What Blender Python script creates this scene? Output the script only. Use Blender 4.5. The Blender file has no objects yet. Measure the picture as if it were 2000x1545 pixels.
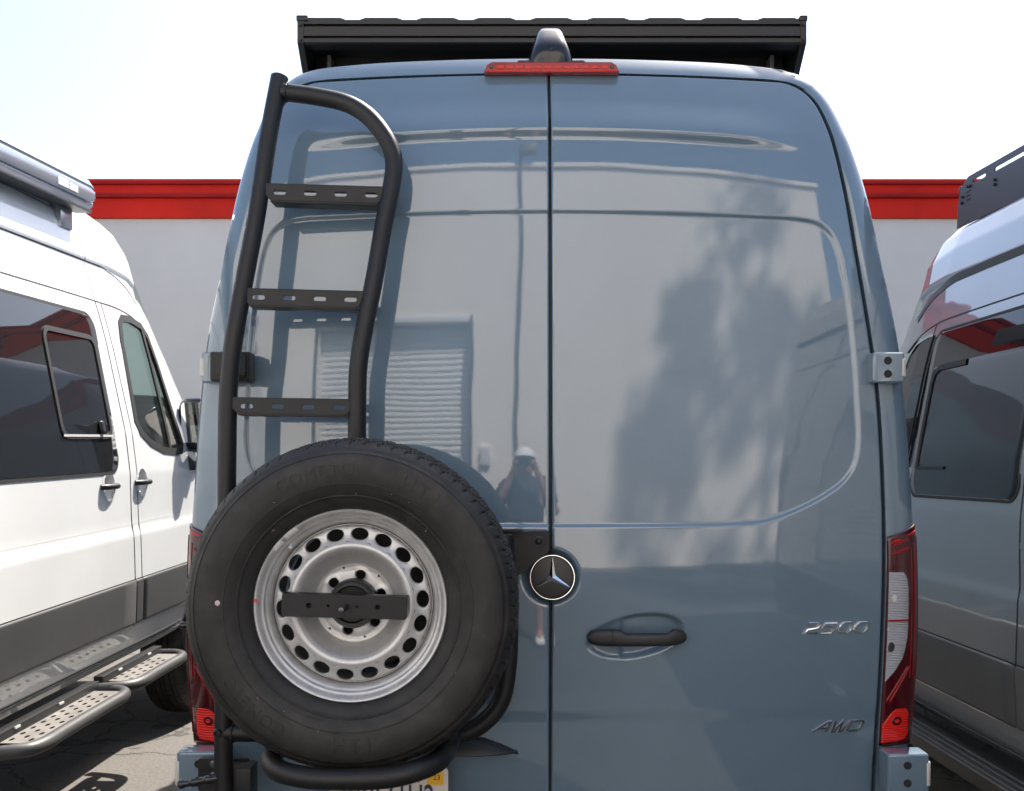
import bpy, bmesh, math, random
import numpy as np
from mathutils import Vector, Matrix

# ------------------------------------------------------------------ camera, world, sun, exposure
SC = bpy.context.scene
COL = SC.collection
CAMX, CAMY, CAMZ = -0.103, -2.65, 1.50
cam_data = bpy.data.cameras.new("camera")
cam_data.sensor_width = 36.0
cam_data.lens = 36.0 * 1950 / 2000
cam_data.shift_y = (900 - 772.5) / 2000
cam_data.clip_start = 0.02
cam_data.clip_end = 600
cam_data.dof.use_dof = True
cam_data.dof.focus_distance = 2.75
cam_data.dof.aperture_fstop = 9.0
cam = bpy.data.objects.new("camera", cam_data)
cam.location = (CAMX, CAMY, CAMZ)
cam.rotation_euler = (math.radians(90), 0, 0)
COL.objects.link(cam)
SC.camera = cam

SUN_TO = Vector((0.21, 0.36, 0.60)).normalized()        # direction towards the sun
SUN_EL = math.asin(SUN_TO.z)
SUN_AZ = math.atan2(SUN_TO.x, SUN_TO.y)
world = bpy.data.worlds.new("World")
SC.world = world
world.use_nodes = True
wn = world.node_tree.nodes
wl = world.node_tree.links
bg = wn["Background"]
sky = wn.new("ShaderNodeTexSky")
sky.sky_type = 'NISHITA'
sky.sun_disc = False
sky.sun_elevation = SUN_EL
sky.sun_rotation = SUN_AZ
sky.altitude = 30
sky.air_density = 1.0
sky.dust_density = 2.5
sky.ozone_density = 1.0
wl.new(sky.outputs[0], bg.inputs[0])
bg.inputs[1].default_value = 0.12
sun_data = bpy.data.lights.new("sun", 'SUN')
sun_data.energy = 4.2
sun_data.angle = math.radians(0.53)
sun_data.color = (1.0, 0.95, 0.87)
sun = bpy.data.objects.new("sun", sun_data)
sun.rotation_euler = SUN_TO.to_track_quat('Z', 'Y').to_euler()
sun.location = (6, 8, 14)
COL.objects.link(sun)

SC.render.engine = 'CYCLES'
SC.cycles.use_denoising = True
SC.cycles.max_bounces = 10
SC.cycles.transparent_max_bounces = 12
SC.cycles.sample_clamp_indirect = 8.0
SC.view_settings.view_transform = 'Standard'
SC.view_settings.look = 'None'
SC.view_settings.gamma = 1.0
SC.view_settings.use_curve_mapping = False
SC.view_settings.exposure = 1.45

RNG = random.Random(7)
NPR = np.random.default_rng(7)

# ------------------------------------------------------------------ helpers
def put(o, parent):
    COL.objects.link(o)
    if parent is not None:
        o.parent = parent
        if parent.type == 'EMPTY':
            o.matrix_parent_inverse = Matrix.Translation(-parent.location)
        else:
            o.matrix_parent_inverse = parent.matrix_basis.inverted()
    return o

def tag(o, label=None, cat=None, group=None, kind=None):
    if label: o["label"] = label
    if cat: o["category"] = cat
    if group: o["group"] = group
    if kind: o["kind"] = kind
    return o

def thing(name, loc, label, cat, group=None):
    o = bpy.data.objects.new(name, None)
    o.location = loc
    o.empty_display_size = 0.1
    COL.objects.link(o)
    return tag(o, label, cat, group)

def finish(me, mat, smooth=True, angle=None):
    if mat is not None: me.materials.append(mat)
    if smooth:
        me.shade_smooth()
        if angle is not None:
            me.set_sharp_from_angle(angle=math.radians(angle))
    else:
        me.shade_flat()

def mesh(name, V, F, mat, parent=None, smooth=True, angle=None):
    me = bpy.data.meshes.new(name)
    me.from_pydata([tuple(map(float, v)) for v in V], [], [tuple(map(int, f)) for f in F])
    me.update()
    finish(me, mat, smooth, angle)
    return put(bpy.data.objects.new(name, me), parent)

def grid_mesh_data(name, P, wrap_u=False, wrap_v=False, flip=False, mask=None):
    P = np.asarray(P, dtype=np.float64)
    m, n = P.shape[:2]
    idx = np.arange(m * n).reshape(m, n)
    a = idx if not wrap_u else np.vstack([idx, idx[:1]])
    if wrap_v: a = np.hstack([a, a[:, :1]])
    q = np.stack([a[:-1, :-1], a[1:, :-1], a[1:, 1:], a[:-1, 1:]], -1).reshape(-1, 4)
    if flip: q = q[:, ::-1]
    if mask is not None: q = q[mask.reshape(-1)]
    me = bpy.data.meshes.new(name)
    V = P.reshape(-1, 3)
    me.vertices.add(len(V)); me.vertices.foreach_set("co", V.ravel())
    me.loops.add(q.size); me.loops.foreach_set("vertex_index", q.ravel().astype(np.int32))
    me.polygons.add(len(q))
    me.polygons.foreach_set("loop_start", np.arange(0, q.size, 4, dtype=np.int32))
    me.update(calc_edges=True)
    me.validate()
    return me

def grid(name, P, mat, parent=None, wrap_u=False, wrap_v=False, flip=False, mask=None, smooth=True, angle=None):
    me = grid_mesh_data(name, P, wrap_u, wrap_v, flip, mask)
    finish(me, mat, smooth, angle)
    return put(bpy.data.objects.new(name, me), parent)

def catmull(pts, n=10):
    pts = [np.array(p, float) for p in pts]
    P = [2 * pts[0] - pts[1]] + pts + [2 * pts[-1] - pts[-2]]
    out = []
    for i in range(1, len(P) - 2):
        p0, p1, p2, p3 = P[i - 1], P[i], P[i + 1], P[i + 2]
        def td(a, b): return max(np.linalg.norm(b - a) ** 0.5, 1e-6)
        t0 = 0; t1 = t0 + td(p0, p1); t2 = t1 + td(p1, p2); t3 = t2 + td(p2, p3)
        for k in range(n):
            t = t1 + (t2 - t1) * k / n
            A1 = (t1 - t) / (t1 - t0) * p0 + (t - t0) / (t1 - t0) * p1
            A2 = (t2 - t) / (t2 - t1) * p1 + (t - t1) / (t2 - t1) * p2
            A3 = (t3 - t) / (t3 - t2) * p2 + (t - t2) / (t3 - t2) * p3
            B1 = (t2 - t) / (t2 - t0) * A1 + (t - t0) / (t2 - t0) * A2
            B2 = (t3 - t) / (t3 - t1) * A2 + (t - t1) / (t3 - t1) * A3
            out.append((t2 - t) / (t2 - t1) * B1 + (t - t1) / (t2 - t1) * B2)
    out.append(pts[-1])
    return np.array(out)

def tube(name, pts, r, mat, parent=None, n=8, segs=20, caps=True, raw=False):
    Q = np.array(pts, float) if raw else catmull(pts, n)
    T = np.gradient(Q, axis=0)
    T /= np.linalg.norm(T, axis=1)[:, None]
    up = np.array([0, 0, 1.0]) if abs(T[0][2]) < 0.9 else np.array([0, 1.0, 0])
    N = np.cross(T[0], up); N /= np.linalg.norm(N)
    rings = []
    rr = np.broadcast_to(np.asarray(r, float), (len(Q),))
    ang = np.linspace(0, 2 * math.pi, segs, endpoint=False)
    for i in range(len(Q)):
        N = N - T[i] * np.dot(N, T[i]); N /= np.linalg.norm(N)
        B = np.cross(T[i], N)
        ring = Q[i] + rr[i] * (np.cos(ang)[:, None] * N + np.sin(ang)[:, None] * B)
        if i == 0 and caps:
            for f, bk in ((0.02, 0.0), (0.85, 0.0), (1.0, 0.12)):
                rings.append(Q[i] + T[i] * bk * rr[i] + (ring - Q[i]) * f)
        if not (caps and i in (0, len(Q) - 1)):
            rings.append(ring)
        if i == len(Q) - 1 and caps:
            for f, bk in ((1.0, 0.12), (0.85, 0.0), (0.02, 0.0)):
                rings.append(Q[i] - T[i] * bk * rr[i] + (ring - Q[i]) * f)
    return grid(name, np.array(rings), mat, parent, wrap_v=True, angle=50)

def lathe(name, prof, mat, parent, center, axis='y', segs=48, angle=40, flip=False):
    """prof: list of (r, h); axis y: h along +y"""
    ang = np.linspace(0, 2 * math.pi, segs, endpoint=False)
    P = np.zeros((len(prof), segs, 3))
    for i, (r, h) in enumerate(prof):
        if axis == 'y':
            P[i, :, 0] = r * np.cos(ang); P[i, :, 2] = r * np.sin(ang); P[i, :, 1] = h
        elif axis == 'x':
            P[i, :, 1] = r * np.cos(ang); P[i, :, 2] = r * np.sin(ang); P[i, :, 0] = h
        else:
            P[i, :, 0] = r * np.cos(ang); P[i, :, 1] = r * np.sin(ang); P[i, :, 2] = h
    P += np.array(center)
    return grid(name, P, mat, parent, wrap_v=True, angle=angle, flip=flip)

def box(name, lo, hi, mat, parent=None, bevel=0.003, seg=2, M=None):
    bm = bmesh.new()
    bmesh.ops.create_cube(bm, size=1.0)
    lo = np.array(lo, float); hi = np.array(hi, float)
    for v in bm.verts:
        v.co = Vector(((lo + hi) / 2 + np.array(v.co) * (hi - lo)).tolist())
    if bevel > 0:
        bmesh.ops.bevel(bm, geom=list(bm.edges), offset=bevel, segments=seg, affect='EDGES', profile=0.6)
    if M is not None: bm.transform(M)
    me = bpy.data.meshes.new(name); bm.to_mesh(me); bm.free()
    finish(me, mat, True, 35)
    return put(bpy.data.objects.new(name, me), parent)

def from_curve(cu):
    o = bpy.data.objects.new("tmp", cu)
    COL.objects.link(o)
    dg = bpy.context.evaluated_depsgraph_get()
    me = bpy.data.meshes.new_from_object(o.evaluated_get(dg))
    bpy.data.objects.remove(o); bpy.data.curves.remove(cu)
    me.materials.clear()
    return me

XZ = Matrix.Rotation(math.radians(90), 4, 'X')      # local x,y,z -> world x, -z, y : front of the plate faces -y

def plate(name, outer, holes, thick, mat, parent, M, bevel=0.0):
    cu = bpy.data.curves.new(name, 'CURVE')
    cu.dimensions = '2D'; cu.fill_mode = 'BOTH'
    cu.extrude = thick / 2; cu.bevel_depth = bevel; cu.bevel_resolution = 1; cu.offset = -bevel
    for poly in [outer] + list(holes):
        s = cu.splines.new('POLY'); s.points.add(len(poly) - 1)
        for p, q in zip(s.points, poly): p.co = (q[0], q[1], 0, 1)
        s.use_cyclic_u = True
    me = from_curve(cu); me.name = name
    me.transform(M)
    finish(me, mat, True, 30)
    return put(bpy.data.objects.new(name, me), parent)

def text_mesh(name, body, size, depth, bevel=0.0, align='CENTER', shear=0.0, spacing=1.0):
    cu = bpy.data.curves.new(name, 'FONT')
    cu.body = body; cu.size = size; cu.extrude = depth; cu.bevel_depth = bevel
    cu.align_x = align; cu.align_y = 'CENTER'; cu.shear = shear; cu.space_character = spacing
    cu.resolution_u = 4
    return from_curve(cu)

def text(name, body, size, depth, mat, parent, M, bevel=0.0, **kw):
    me = text_mesh(name, body, size, depth, bevel, **kw); me.name = name
    me.transform(M)
    finish(me, mat, True, 30)
    return put(bpy.data.objects.new(name, me), parent)

def ellipse(cx, cy, a, b, n=20):
    return [(cx + a * math.cos(t), cy + b * math.sin(t)) for t in np.linspace(0, 2 * math.pi, n, endpoint=False)]

def slot(cx, cy, half, r, n=7):
    out = []
    for s, a0 in ((1, -90), (-1, 90)):
        for k in range(n):
            a = math.radians(a0 + 180 * k / (n - 1))
            out.append((cx + s * half + r * math.cos(a), cy + r * math.sin(a)))
    return out

def rrect(x0, y0, x1, y1, r, n=6):
    out = []
    for cx, cy, a0 in ((x1 - r, y1 - r, 0), (x0 + r, y1 - r, 90), (x0 + r, y0 + r, 180), (x1 - r, y0 + r, 270)):
        for k in range(n + 1):
            a = math.radians(a0 + 90 * k / n)
            out.append((cx + r * math.cos(a), cy + r * math.sin(a)))
    return out

def sstep(a, b, x):
    t = np.clip((np.asarray(x, float) - a) / (b - a), 0, 1)
    return t * t * (3 - 2 * t)

# ------------------------------------------------------------------ materials
def new_mat(name):
    m = bpy.data.materials.new(name); m.use_nodes = True
    nt = m.node_tree
    return m, nt, nt.nodes["Principled BSDF"]

def noise(nt, scale, detail=4, rough=0.55, coord='Object', dist=0.0):
    tc = nt.nodes.new("ShaderNodeTexCoord"); n = nt.nodes.new("ShaderNodeTexNoise")
    n.inputs["Scale"].default_value = scale; n.inputs["Detail"].default_value = detail
    n.inputs["Roughness"].default_value = rough; n.inputs["Distortion"].default_value = dist
    nt.links.new(tc.outputs[coord], n.inputs["Vector"])
    return n

def ramp(nt, fac, stops):
    r = nt.nodes.new("ShaderNodeValToRGB")
    el = r.color_ramp.elements
    while len(el) < len(stops): el.new(0.5)
    for e, (p, c) in zip(el, stops):
        e.position = p; e.color = (*c, 1) if len(c) == 3 else c
    nt.links.new(fac, r.inputs[0])
    return r

def bump(nt, height, strength, dist=0.01):
    b = nt.nodes.new("ShaderNodeBump")
    b.inputs["Strength"].default_value = strength; b.inputs["Distance"].default_value = dist
    nt.links.new(height, b.inputs["Height"])
    return b

def simple(name, col, rough=0.5, metal=0.0, spec=0.5, coat=0.0, coat_rough=0.03, var=0.0, vscale=8.0,
           bump_s=0.0, bscale=200.0, rvar=0.0):
    m, nt, p = new_mat(name)
    p.inputs["Base Color"].default_value = (*col, 1)
    p.inputs["Roughness"].default_value = rough
    p.inputs["Metallic"].default_value = metal
    p.inputs["Specular IOR Level"].default_value = spec
    p.inputs["Coat Weight"].default_value = coat
    p.inputs["Coat Roughness"].default_value = coat_rough
    if var > 0:
        n = noise(nt, vscale, 6, 0.6)
        lo = tuple(c * (1 - var) for c in col); hi = tuple(min(1, c * (1 + var)) for c in col)
        r = ramp(nt, n.outputs[0], [(0.3, lo), (0.7, hi)])
        nt.links.new(r.outputs[0], p.inputs["Base Color"])
    if rvar > 0:
        n = noise(nt, vscale * 2.3, 5, 0.6)
        mr = nt.nodes.new("ShaderNodeMapRange")
        mr.inputs[1].default_value = 0.3; mr.inputs[2].default_value = 0.7
        mr.inputs[3].default_value = max(0, rough - rvar); mr.inputs[4].default_value = min(1, rough + rvar)
        nt.links.new(n.outputs[0], mr.inputs[0]); nt.links.new(mr.outputs[0], p.inputs["Roughness"])
    if bump_s > 0:
        n = noise(nt, bscale, 3, 0.5)
        b = bump(nt, n.outputs[0], bump_s, 0.002)
        nt.links.new(b.outputs[0], p.inputs["Normal"])
    return m

def car_paint(name, col, ior=1.9, metal=0.0, base_rough=0.5, peel=0.006, wave=0.045):
    m, nt, p = new_mat(name)
    n0 = noise(nt, 2.5, 3, 0.5)
    r = ramp(nt, n0.outputs[0], [(0.3, tuple(c * 0.96 for c in col)), (0.7, tuple(min(1, c * 1.04) for c in col))])
    # thin uneven dust film
    nf = noise(nt, 420, 3, 0.7); ng = noise(nt, 1.3, 5, 0.6)
    mul = nt.nodes.new("ShaderNodeMath"); mul.operation = 'MULTIPLY'
    rf = ramp(nt, nf.outputs[0], [(0.52, (0, 0, 0)), (0.78, (0.12, 0.12, 0.12))])
    rg = ramp(nt, ng.outputs[0], [(0.35, (0.15, 0.15, 0.15)), (0.7, (1, 1, 1))])
    nt.links.new(rf.outputs[0], mul.inputs[0]); nt.links.new(rg.outputs[0], mul.inputs[1])
    dm = nt.nodes.new("ShaderNodeMix"); dm.data_type = 'RGBA'
    dm.inputs[7].default_value = (0.42, 0.39, 0.35, 1)
    nt.links.new(mul.outputs[0], dm.inputs[0]); nt.links.new(r.outputs[0], dm.inputs[6])
    nt.links.new(dm.outputs[2], p.inputs["Base Color"])
    p.inputs["Roughness"].default_value = base_rough
    p.inputs["Metallic"].default_value = metal
    p.inputs["Specular IOR Level"].default_value = 0.15
    p.inputs["Coat Weight"].default_value = 1.0
    p.inputs["Coat IOR"].default_value = ior
    # fine dust film in the coat roughness
    nd = noise(nt, 900, 2, 0.5)
    mr = nt.nodes.new("ShaderNodeMapRange")
    mr.inputs[1].default_value = 0.55; mr.inputs[2].default_value = 0.8
    mr.inputs[3].default_value = 0.004; mr.inputs[4].default_value = 0.03
    nt.links.new(nd.outputs[0], mr.inputs[0]); nt.links.new(mr.outputs[0], p.inputs["Coat Roughness"])
    n1 = noise(nt, 240, 2, 0.5); b1 = bump(nt, n1.outputs[0], peel, 0.002)
    n2 = noise(nt, 3.2, 1, 0.4); b2 = bump(nt, n2.outputs[0], wave, 0.02)
    nt.links.new(b1.outputs[0], b2.inputs["Normal"])
    nt.links.new(b2.outputs[0], p.inputs["Coat Normal"])
    return m

M_VAN = car_paint("slate_blue_paint", (0.104, 0.158, 0.208))
M_WHITE = car_paint("white_paint", (0.72, 0.72, 0.71), ior=1.55)
M_SILVER = car_paint("silver_grey_paint", (0.23, 0.235, 0.245), ior=1.9, metal=0.5, base_rough=0.33, wave=0.16)
M_POWDER = simple("black_powder_coat", (0.0095, 0.0095, 0.0105), 0.40, spec=0.36, bump_s=0.25, bscale=900, rvar=0.06, vscale=6)
M_RACK = simple("black_anodised_rail", (0.011, 0.011, 0.0115), 0.4, spec=0.42, bump_s=0.05, bscale=500)
M_BLACKPL = simple("black_plastic", (0.011, 0.011, 0.012), 0.45, bump_s=0.15, bscale=700)
M_GLOSSBLK = simple("gloss_black_plastic", (0.012, 0.013, 0.016), 0.14, spec=0.5)
M_SEAL = simple("rubber_seal", (0.008, 0.008, 0.008), 0.7)
M_CLAD = simple("grey_cladding_plastic", (0.066, 0.064, 0.065), 0.5, var=0.15, vscale=3, bump_s=0.1, bscale=600)
M_CHROME = simple("chrome", (0.86, 0.87, 0.88), 0.12, metal=1.0)
M_STEEL = simple("bolt_steel", (0.12, 0.12, 0.13), 0.35, metal=0.9)
M_HOLE = simple("dark_hole", (0.006, 0.006, 0.007), 0.7)
M_PLATEW = simple("plate_white", (0.62, 0.57, 0.51), 0.4, coat=0.3)
M_PLATEB = simple("plate_blue_lettering", (0.014, 0.018, 0.05), 0.45)
M_PLATER = simple("plate_red_lettering", (0.45, 0.02, 0.03), 0.45)
M_STICKY = simple("yellow_sticker", (0.80, 0.42, 0.02), 0.5)
M_STICKW = simple("white_sticker", (0.8, 0.8, 0.8), 0.5)
M_PINK = simple("pale_pink_dot", (0.50, 0.38, 0.37), 0.6)
M_REDDOT = simple("red_dot", (0.65, 0.03, 0.03), 0.5)
M_LEAD = simple("wheel_weight_grey", (0.50, 0.49, 0.47), 0.5)
M_GLASSDARK = simple("privacy_glass", (0.014, 0.0145, 0.016), 0.02, spec=0.5)

def make_glass(name, tint):
    m, nt, p = new_mat(name)
    nt.nodes.remove(p)
    out = nt.nodes["Material Output"]
    tr = nt.nodes.new("ShaderNodeBsdfTransparent"); tr.inputs[0].default_value = (*tint, 1)
    gl = nt.nodes.new("ShaderNodeBsdfGlossy"); gl.inputs["Roughness"].default_value = 0.01
    fr = nt.nodes.new("ShaderNodeFresnel")
    ge = nt.nodes.new("ShaderNodeNewGeometry"); mp = nt.nodes.new("ShaderNodeMapRange")
    mp.inputs[3].default_value = 1.45; mp.inputs[4].default_value = 1 / 1.45
    nt.links.new(ge.outputs["Backfacing"], mp.inputs[0]); nt.links.new(mp.outputs[0], fr.inputs[0])
    mx = nt.nodes.new("ShaderNodeMixShader")
    nt.links.new(fr.outputs[0], mx.inputs[0]); nt.links.new(tr.outputs[0], mx.inputs[1])
    nt.links.new(gl.outputs[0], mx.inputs[2]); nt.links.new(mx.outputs[0], out.inputs[0])
    return m
M_GLASS = make_glass("green_tinted_glass", (0.80, 0.93, 0.87))

def make_wheel_silver():
    m, nt, p = new_mat("silver_wheel_paint")
    n = noise(nt, 60, 6, 0.65)
    r = ramp(nt, n.outputs[0], [(0.25, (0.43, 0.42, 0.41)), (0.45, (0.52, 0.515, 0.51)), (0.75, (0.55, 0.545, 0.54))])
    nt.links.new(r.outputs[0], p.inputs["Base Color"])
    p.inputs["Metallic"].default_value = 0.6
    p.inputs["Roughness"].default_value = 0.44
    p.inputs["Coat Weight"].default_value = 0.25
    p.inputs["Coat Roughness"].default_value = 0.2
    n2 = noise(nt, 700, 2); b = bump(nt, n2.outputs[0], 0.03, 0.0005)
    nt.links.new(b.outputs[0], p.inputs["Normal"])
    return m
M_WHEEL = make_wheel_silver()

def make_rubber():
    m, nt, p = new_mat("tyre_rubber")
    n = noise(nt, 14, 8, 0.68, dist=0.6)
    r = ramp(nt, n.outputs[0], [(0.25, (0.005, 0.0046, 0.0045)), (0.48, (0.0095, 0.0088, 0.0082)), (0.82, (0.030, 0.026, 0.0235))])
    nt.links.new(r.outputs[0], p.inputs["Base Color"])
    mr = nt.nodes.new("ShaderNodeMapRange")
    mr.inputs[1].default_value = 0.3; mr.inputs[2].default_value = 0.7
    mr.inputs[3].default_value = 0.5; mr.inputs[4].default_value = 0.68
    n3 = noise(nt, 25, 6, 0.6); nt.links.new(n3.outputs[0], mr.inputs[0])
    nt.links.new(mr.outputs[0], p.inputs["Roughness"])
    p.inputs["Specular IOR Level"].default_value = 0.5
    n2 = noise(nt, 320, 5, 0.7); b = bump(nt, n2.outputs[0], 0.22, 0.002)
    nt.links.new(b.outputs[0], p.inputs["Normal"])
    return m
M_RUBBER = make_rubber()

def lens_mat(name, col, rough=0.08, ribs=None, axis=2, coat=1.0, bs=0.5):
    m, nt, p = new_mat(name)
    p.inputs["Base Color"].default_value = (*col, 1)
    p.inputs["Roughness"].default_value = 0.25
    p.inputs["Coat Weight"].default_value = coat
    p.inputs["Specular IOR Level"].default_value = 0.25
    p.inputs["Coat Roughness"].default_value = rough
    if ribs:
        tc = nt.nodes.new("ShaderNodeTexCoord"); w = nt.nodes.new("ShaderNodeTexWave")
        w.wave_type = 'BANDS'; w.bands_direction = 'Z' if axis == 2 else 'X'
        w.inputs["Scale"].default_value = ribs
        w.inputs["Distortion"].default_value = 0.4
        nt.links.new(tc.outputs["Object"], w.inputs["Vector"])
        b = bump(nt, w.outputs["Fac"], bs, 0.004)
        nt.links.new(b.outputs[0], p.inputs["Normal"])
    return m
M_LENSDK = lens_mat("dark_red_lens", (0.045, 0.001, 0.004), 0.04, None)
M_LENSRD = lens_mat("red_reflector_lens", (0.60, 0.010, 0.006), 0.06, 45, coat=0.5)
M_LENSMD = lens_mat("red_lens", (0.22, 0.003, 0.006), 0.05, None, coat=0.45)
M_LENSCL = lens_mat("clear_ribbed_lens", (0.62, 0.62, 0.63), 0.04, 70, 2, bs=1.0)
M_LENSCL.node_tree.nodes["Principled BSDF"].inputs["Metallic"].default_value = 0.35

def make_ground():
    m, nt, p = new_mat("worn_asphalt")
    n1 = noise(nt, 0.35, 8, 0.62); n2 = noise(nt, 55, 6, 0.75)
    r1 = ramp(nt, n1.outputs[0], [(0.3, (0.105, 0.095, 0.085)), (0.7, (0.165, 0.150, 0.135))])
    r2 = ramp(nt, n2.outputs[0], [(0.3, (0.62, 0.61, 0.60)), (0.55, (1, 1, 1)), (0.75, (1.18, 1.15, 1.1))])
    mx = nt.nodes.new("ShaderNodeMix"); mx.data_type = 'RGBA'; mx.blend_type = 'MULTIPLY'
    mx.inputs[0].default_value = 1.0
    nt.links.new(r1.outputs[0], mx.inputs[6]); nt.links.new(r2.outputs[0], mx.inputs[7])
    tc = nt.nodes.new("ShaderNodeTexCoord")
    wob = noise(nt, 3.0, 5, 0.6)
    add = nt.nodes.new("ShaderNodeVectorMath"); add.operation = 'MULTIPLY_ADD'
    add.inputs[1].default_value = (0.35, 0.35, 0.35)
    nt.links.new(wob.outputs["Color"], add.inputs[0]); nt.links.new(tc.outputs["Object"], add.inputs[2])
    v = nt.nodes.new("ShaderNodeTexVoronoi"); v.feature = 'DISTANCE_TO_EDGE'; v.inputs["Scale"].default_value = 1.3
    nt.links.new(add.outputs[0], v.inputs["Vector"])
    rc = ramp(nt, v.outputs["Distance"], [(0.0, (0.25, 0.25, 0.25)), (0.008, (0.5, 0.5, 0.5)), (0.016, (1, 1, 1))])
    mx2 = nt.nodes.new("ShaderNodeMix"); mx2.data_type = 'RGBA'; mx2.blend_type = 'MULTIPLY'
    mx2.inputs[0].default_value = 0.85
    nt.links.new(mx.outputs[2], mx2.inputs[6]); nt.links.new(rc.outputs[0], mx2.inputs[7])
    nt.links.new(mx2.outputs[2], p.inputs["Base Color"])
    p.inputs["Roughness"].default_value = 0.9
    b = bump(nt, n2.outputs[0], 0.5, 0.01)
    nt.links.new(b.outputs[0], p.inputs["Normal"])
    return m
M_GROUND = make_ground()

def stucco(name, col, var=0.05):
    m, nt, p = new_mat(name)
    n1 = noise(nt, 0.8, 8, 0.65)
    r = ramp(nt, n1.outputs[0], [(0.3, tuple(c * (1 - var) for c in col)), (0.7, tuple(min(1, c * (1 + var)) for c in col))])
    nt.links.new(r.outputs[0], p.inputs["Base Color"])
    p.inputs["Roughness"].default_value = 0.9
    n2 = noise(nt, 70, 4); b = bump(nt, n2.outputs[0], 0.3, 0.006)
    nt.links.new(b.outputs[0], p.inputs["Normal"])
    return m
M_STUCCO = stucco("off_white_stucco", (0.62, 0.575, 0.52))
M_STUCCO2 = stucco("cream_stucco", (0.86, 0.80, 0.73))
M_REDPAINT = simple("red_parapet_paint", (0.60, 0.016, 0.006), 0.6, spec=0.2, var=0.18, vscale=1.2, bump_s=0.1, bscale=50)
M_REDDARK = simple("red_trim_paint", (0.30, 0.008, 0.008), 0.6, spec=0.2, var=0.2, vscale=2)
M_SLAT = simple("roller_slat_paint", (0.70, 0.69, 0.67), 0.5, var=0.05, vscale=2)
M_BARK = simple("bark", (0.11, 0.085, 0.065), 0.9, var=0.3, vscale=6, bump_s=0.5, bscale=25)
M_SKIN = simple("skin", (0.42, 0.24, 0.17), 0.5)
M_SHIRT = simple("navy_shirt", (0.022, 0.028, 0.04), 0.85)
M_SHORTS = simple("dark_shorts", (0.05, 0.05, 0.055), 0.85)
M_CAP = simple("white_cap", (0.78, 0.78, 0.80), 0.8)
M_HAIR = simple("dark_hair", (0.02, 0.014, 0.01), 0.7)
M_SHOE = simple("white_shoe", (0.75, 0.75, 0.74), 0.6)
M_ALU = simple("awning_aluminium", (0.42, 0.44, 0.47), 0.22, metal=0.75, spec=0.5)
M_SEAT = simple("dark_seat_fabric", (0.02, 0.02, 0.022), 0.8)

def leaf_mat(name, c1, c2):
    m, nt, p = new_mat(name)
    oi = noise(nt, 1.7, 3, 0.6)
    r = ramp(nt, oi.outputs[0], [(0.3, c1), (0.7, c2)])
    nt.links.new(r.outputs[0], p.inputs["Base Color"])
    p.inputs["Roughness"].default_value = 0.55
    p.inputs["Subsurface Weight"].default_value = 0.0
    return m
M_LEAF = leaf_mat("leaf_green", (0.035, 0.06, 0.02), (0.085, 0.12, 0.04))

# ------------------------------------------------------------------ the setting
g = grid("ground", np.array([[[x, y, 0.0] for y in (-150, -20, -6, 0, 6, 20, 150)] for x in (-150, -20, -6, 0, 6, 20, 150)], float),
         M_GROUND, smooth=False, flip=True)
tag(g, kind="structure")
M_DRIVE = simple("dark_sealed_asphalt", (.042, .042, .043), .85, var=.3, vscale=2.2, bump_s=.5, bscale=60)
dw = grid("driveway", np.array([[[x, y, 0.004] for y in (-6.1, -3.0, -.9)] for x in (-60, -6, 0, 6, 60)], float), M_DRIVE, smooth=False, flip=True)
tag(dw, kind="structure")

# building in front of the parked vans, in its own shade
BY = 9.4
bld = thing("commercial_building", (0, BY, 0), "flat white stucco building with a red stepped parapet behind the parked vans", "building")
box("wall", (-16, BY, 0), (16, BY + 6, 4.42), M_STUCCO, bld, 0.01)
box("parapet_band", (-16.03, BY - 0.05, 4.42), (16.03, BY + 6.03, 4.655), M_REDPAINT, bld, 0.008)
box("parapet_trim", (-16.05, BY - 0.11, 4.655), (16.05, BY + 6.05, 4.70), M_REDDARK, bld, 0.012)
box("parapet_band", (-16.04, BY - 0.075, 4.70), (16.04, BY + 6.04, 4.81), M_REDPAINT, bld, 0.006)
box("parapet_trim", (-16.06, BY - 0.12, 4.81), (16.06, BY + 6.06, 4.845), M_REDDARK, bld, 0.008)
box("coping", (-16.05, BY - 0.09, 4.845), (16.05, BY + 6.05, 4.88), M_REDPAINT, bld, 0.006)

# warehouse behind the photographer (seen mirrored in the van's doors)
WY = -6.4
WX0, WX1, WH = -15.0, 5.1, 6.5
wh = thing("warehouse", (0, WY, 0), "sunlit cream warehouse with a roller door, mirrored in the van's rear doors", "building")
RD0, RD1, RDH = -3.55, -1.0, 3.65      # roller door opening
box("wall", (WX0, WY - 8, 0), (RD0, WY, WH), M_STUCCO2, wh, 0.0)
box("wall", (RD1, WY - 8, 0), (WX1, WY, WH), M_STUCCO2, wh, 0.0)
box("wall", (RD0, WY - 8, RDH), (RD1, WY, WH), M_STUCCO2, wh, 0.0)
box("coping", (WX0 - 0.05, WY - 8.05, WH), (WX1 + 0.05, WY + 0.05, WH + 0.10), M_STUCCO2, wh, 0.01)
rd = box("roller_door", (RD0, WY - 0.30, 0), (RD1, WY - 0.24, RDH), M_SLAT, wh, 0.0)
n_sl = 40
sl = None
prof = [(0, 0.0), (0.012, 0.012), (0.045, 0.020), (0.078, 0.012), (0.088, 0.0)]
for k in range(n_sl):
    if sl is None:
        P = np.zeros((len(prof), 2, 3))
        for i, (dz, dy) in enumerate(prof):
            P[i, 0] = (RD0 + 0.04, WY - 0.235 + dy, dz); P[i, 1] = (RD1 - 0.04, WY - 0.235 + dy, dz)
        sl = grid("slat", P, M_SLAT, rd)
        s = sl
    else:
        s = sl.copy(); COL.objects.link(s); s.parent = rd
    s.location = (0, 0, 0.01 + k * 0.0905)
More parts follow.
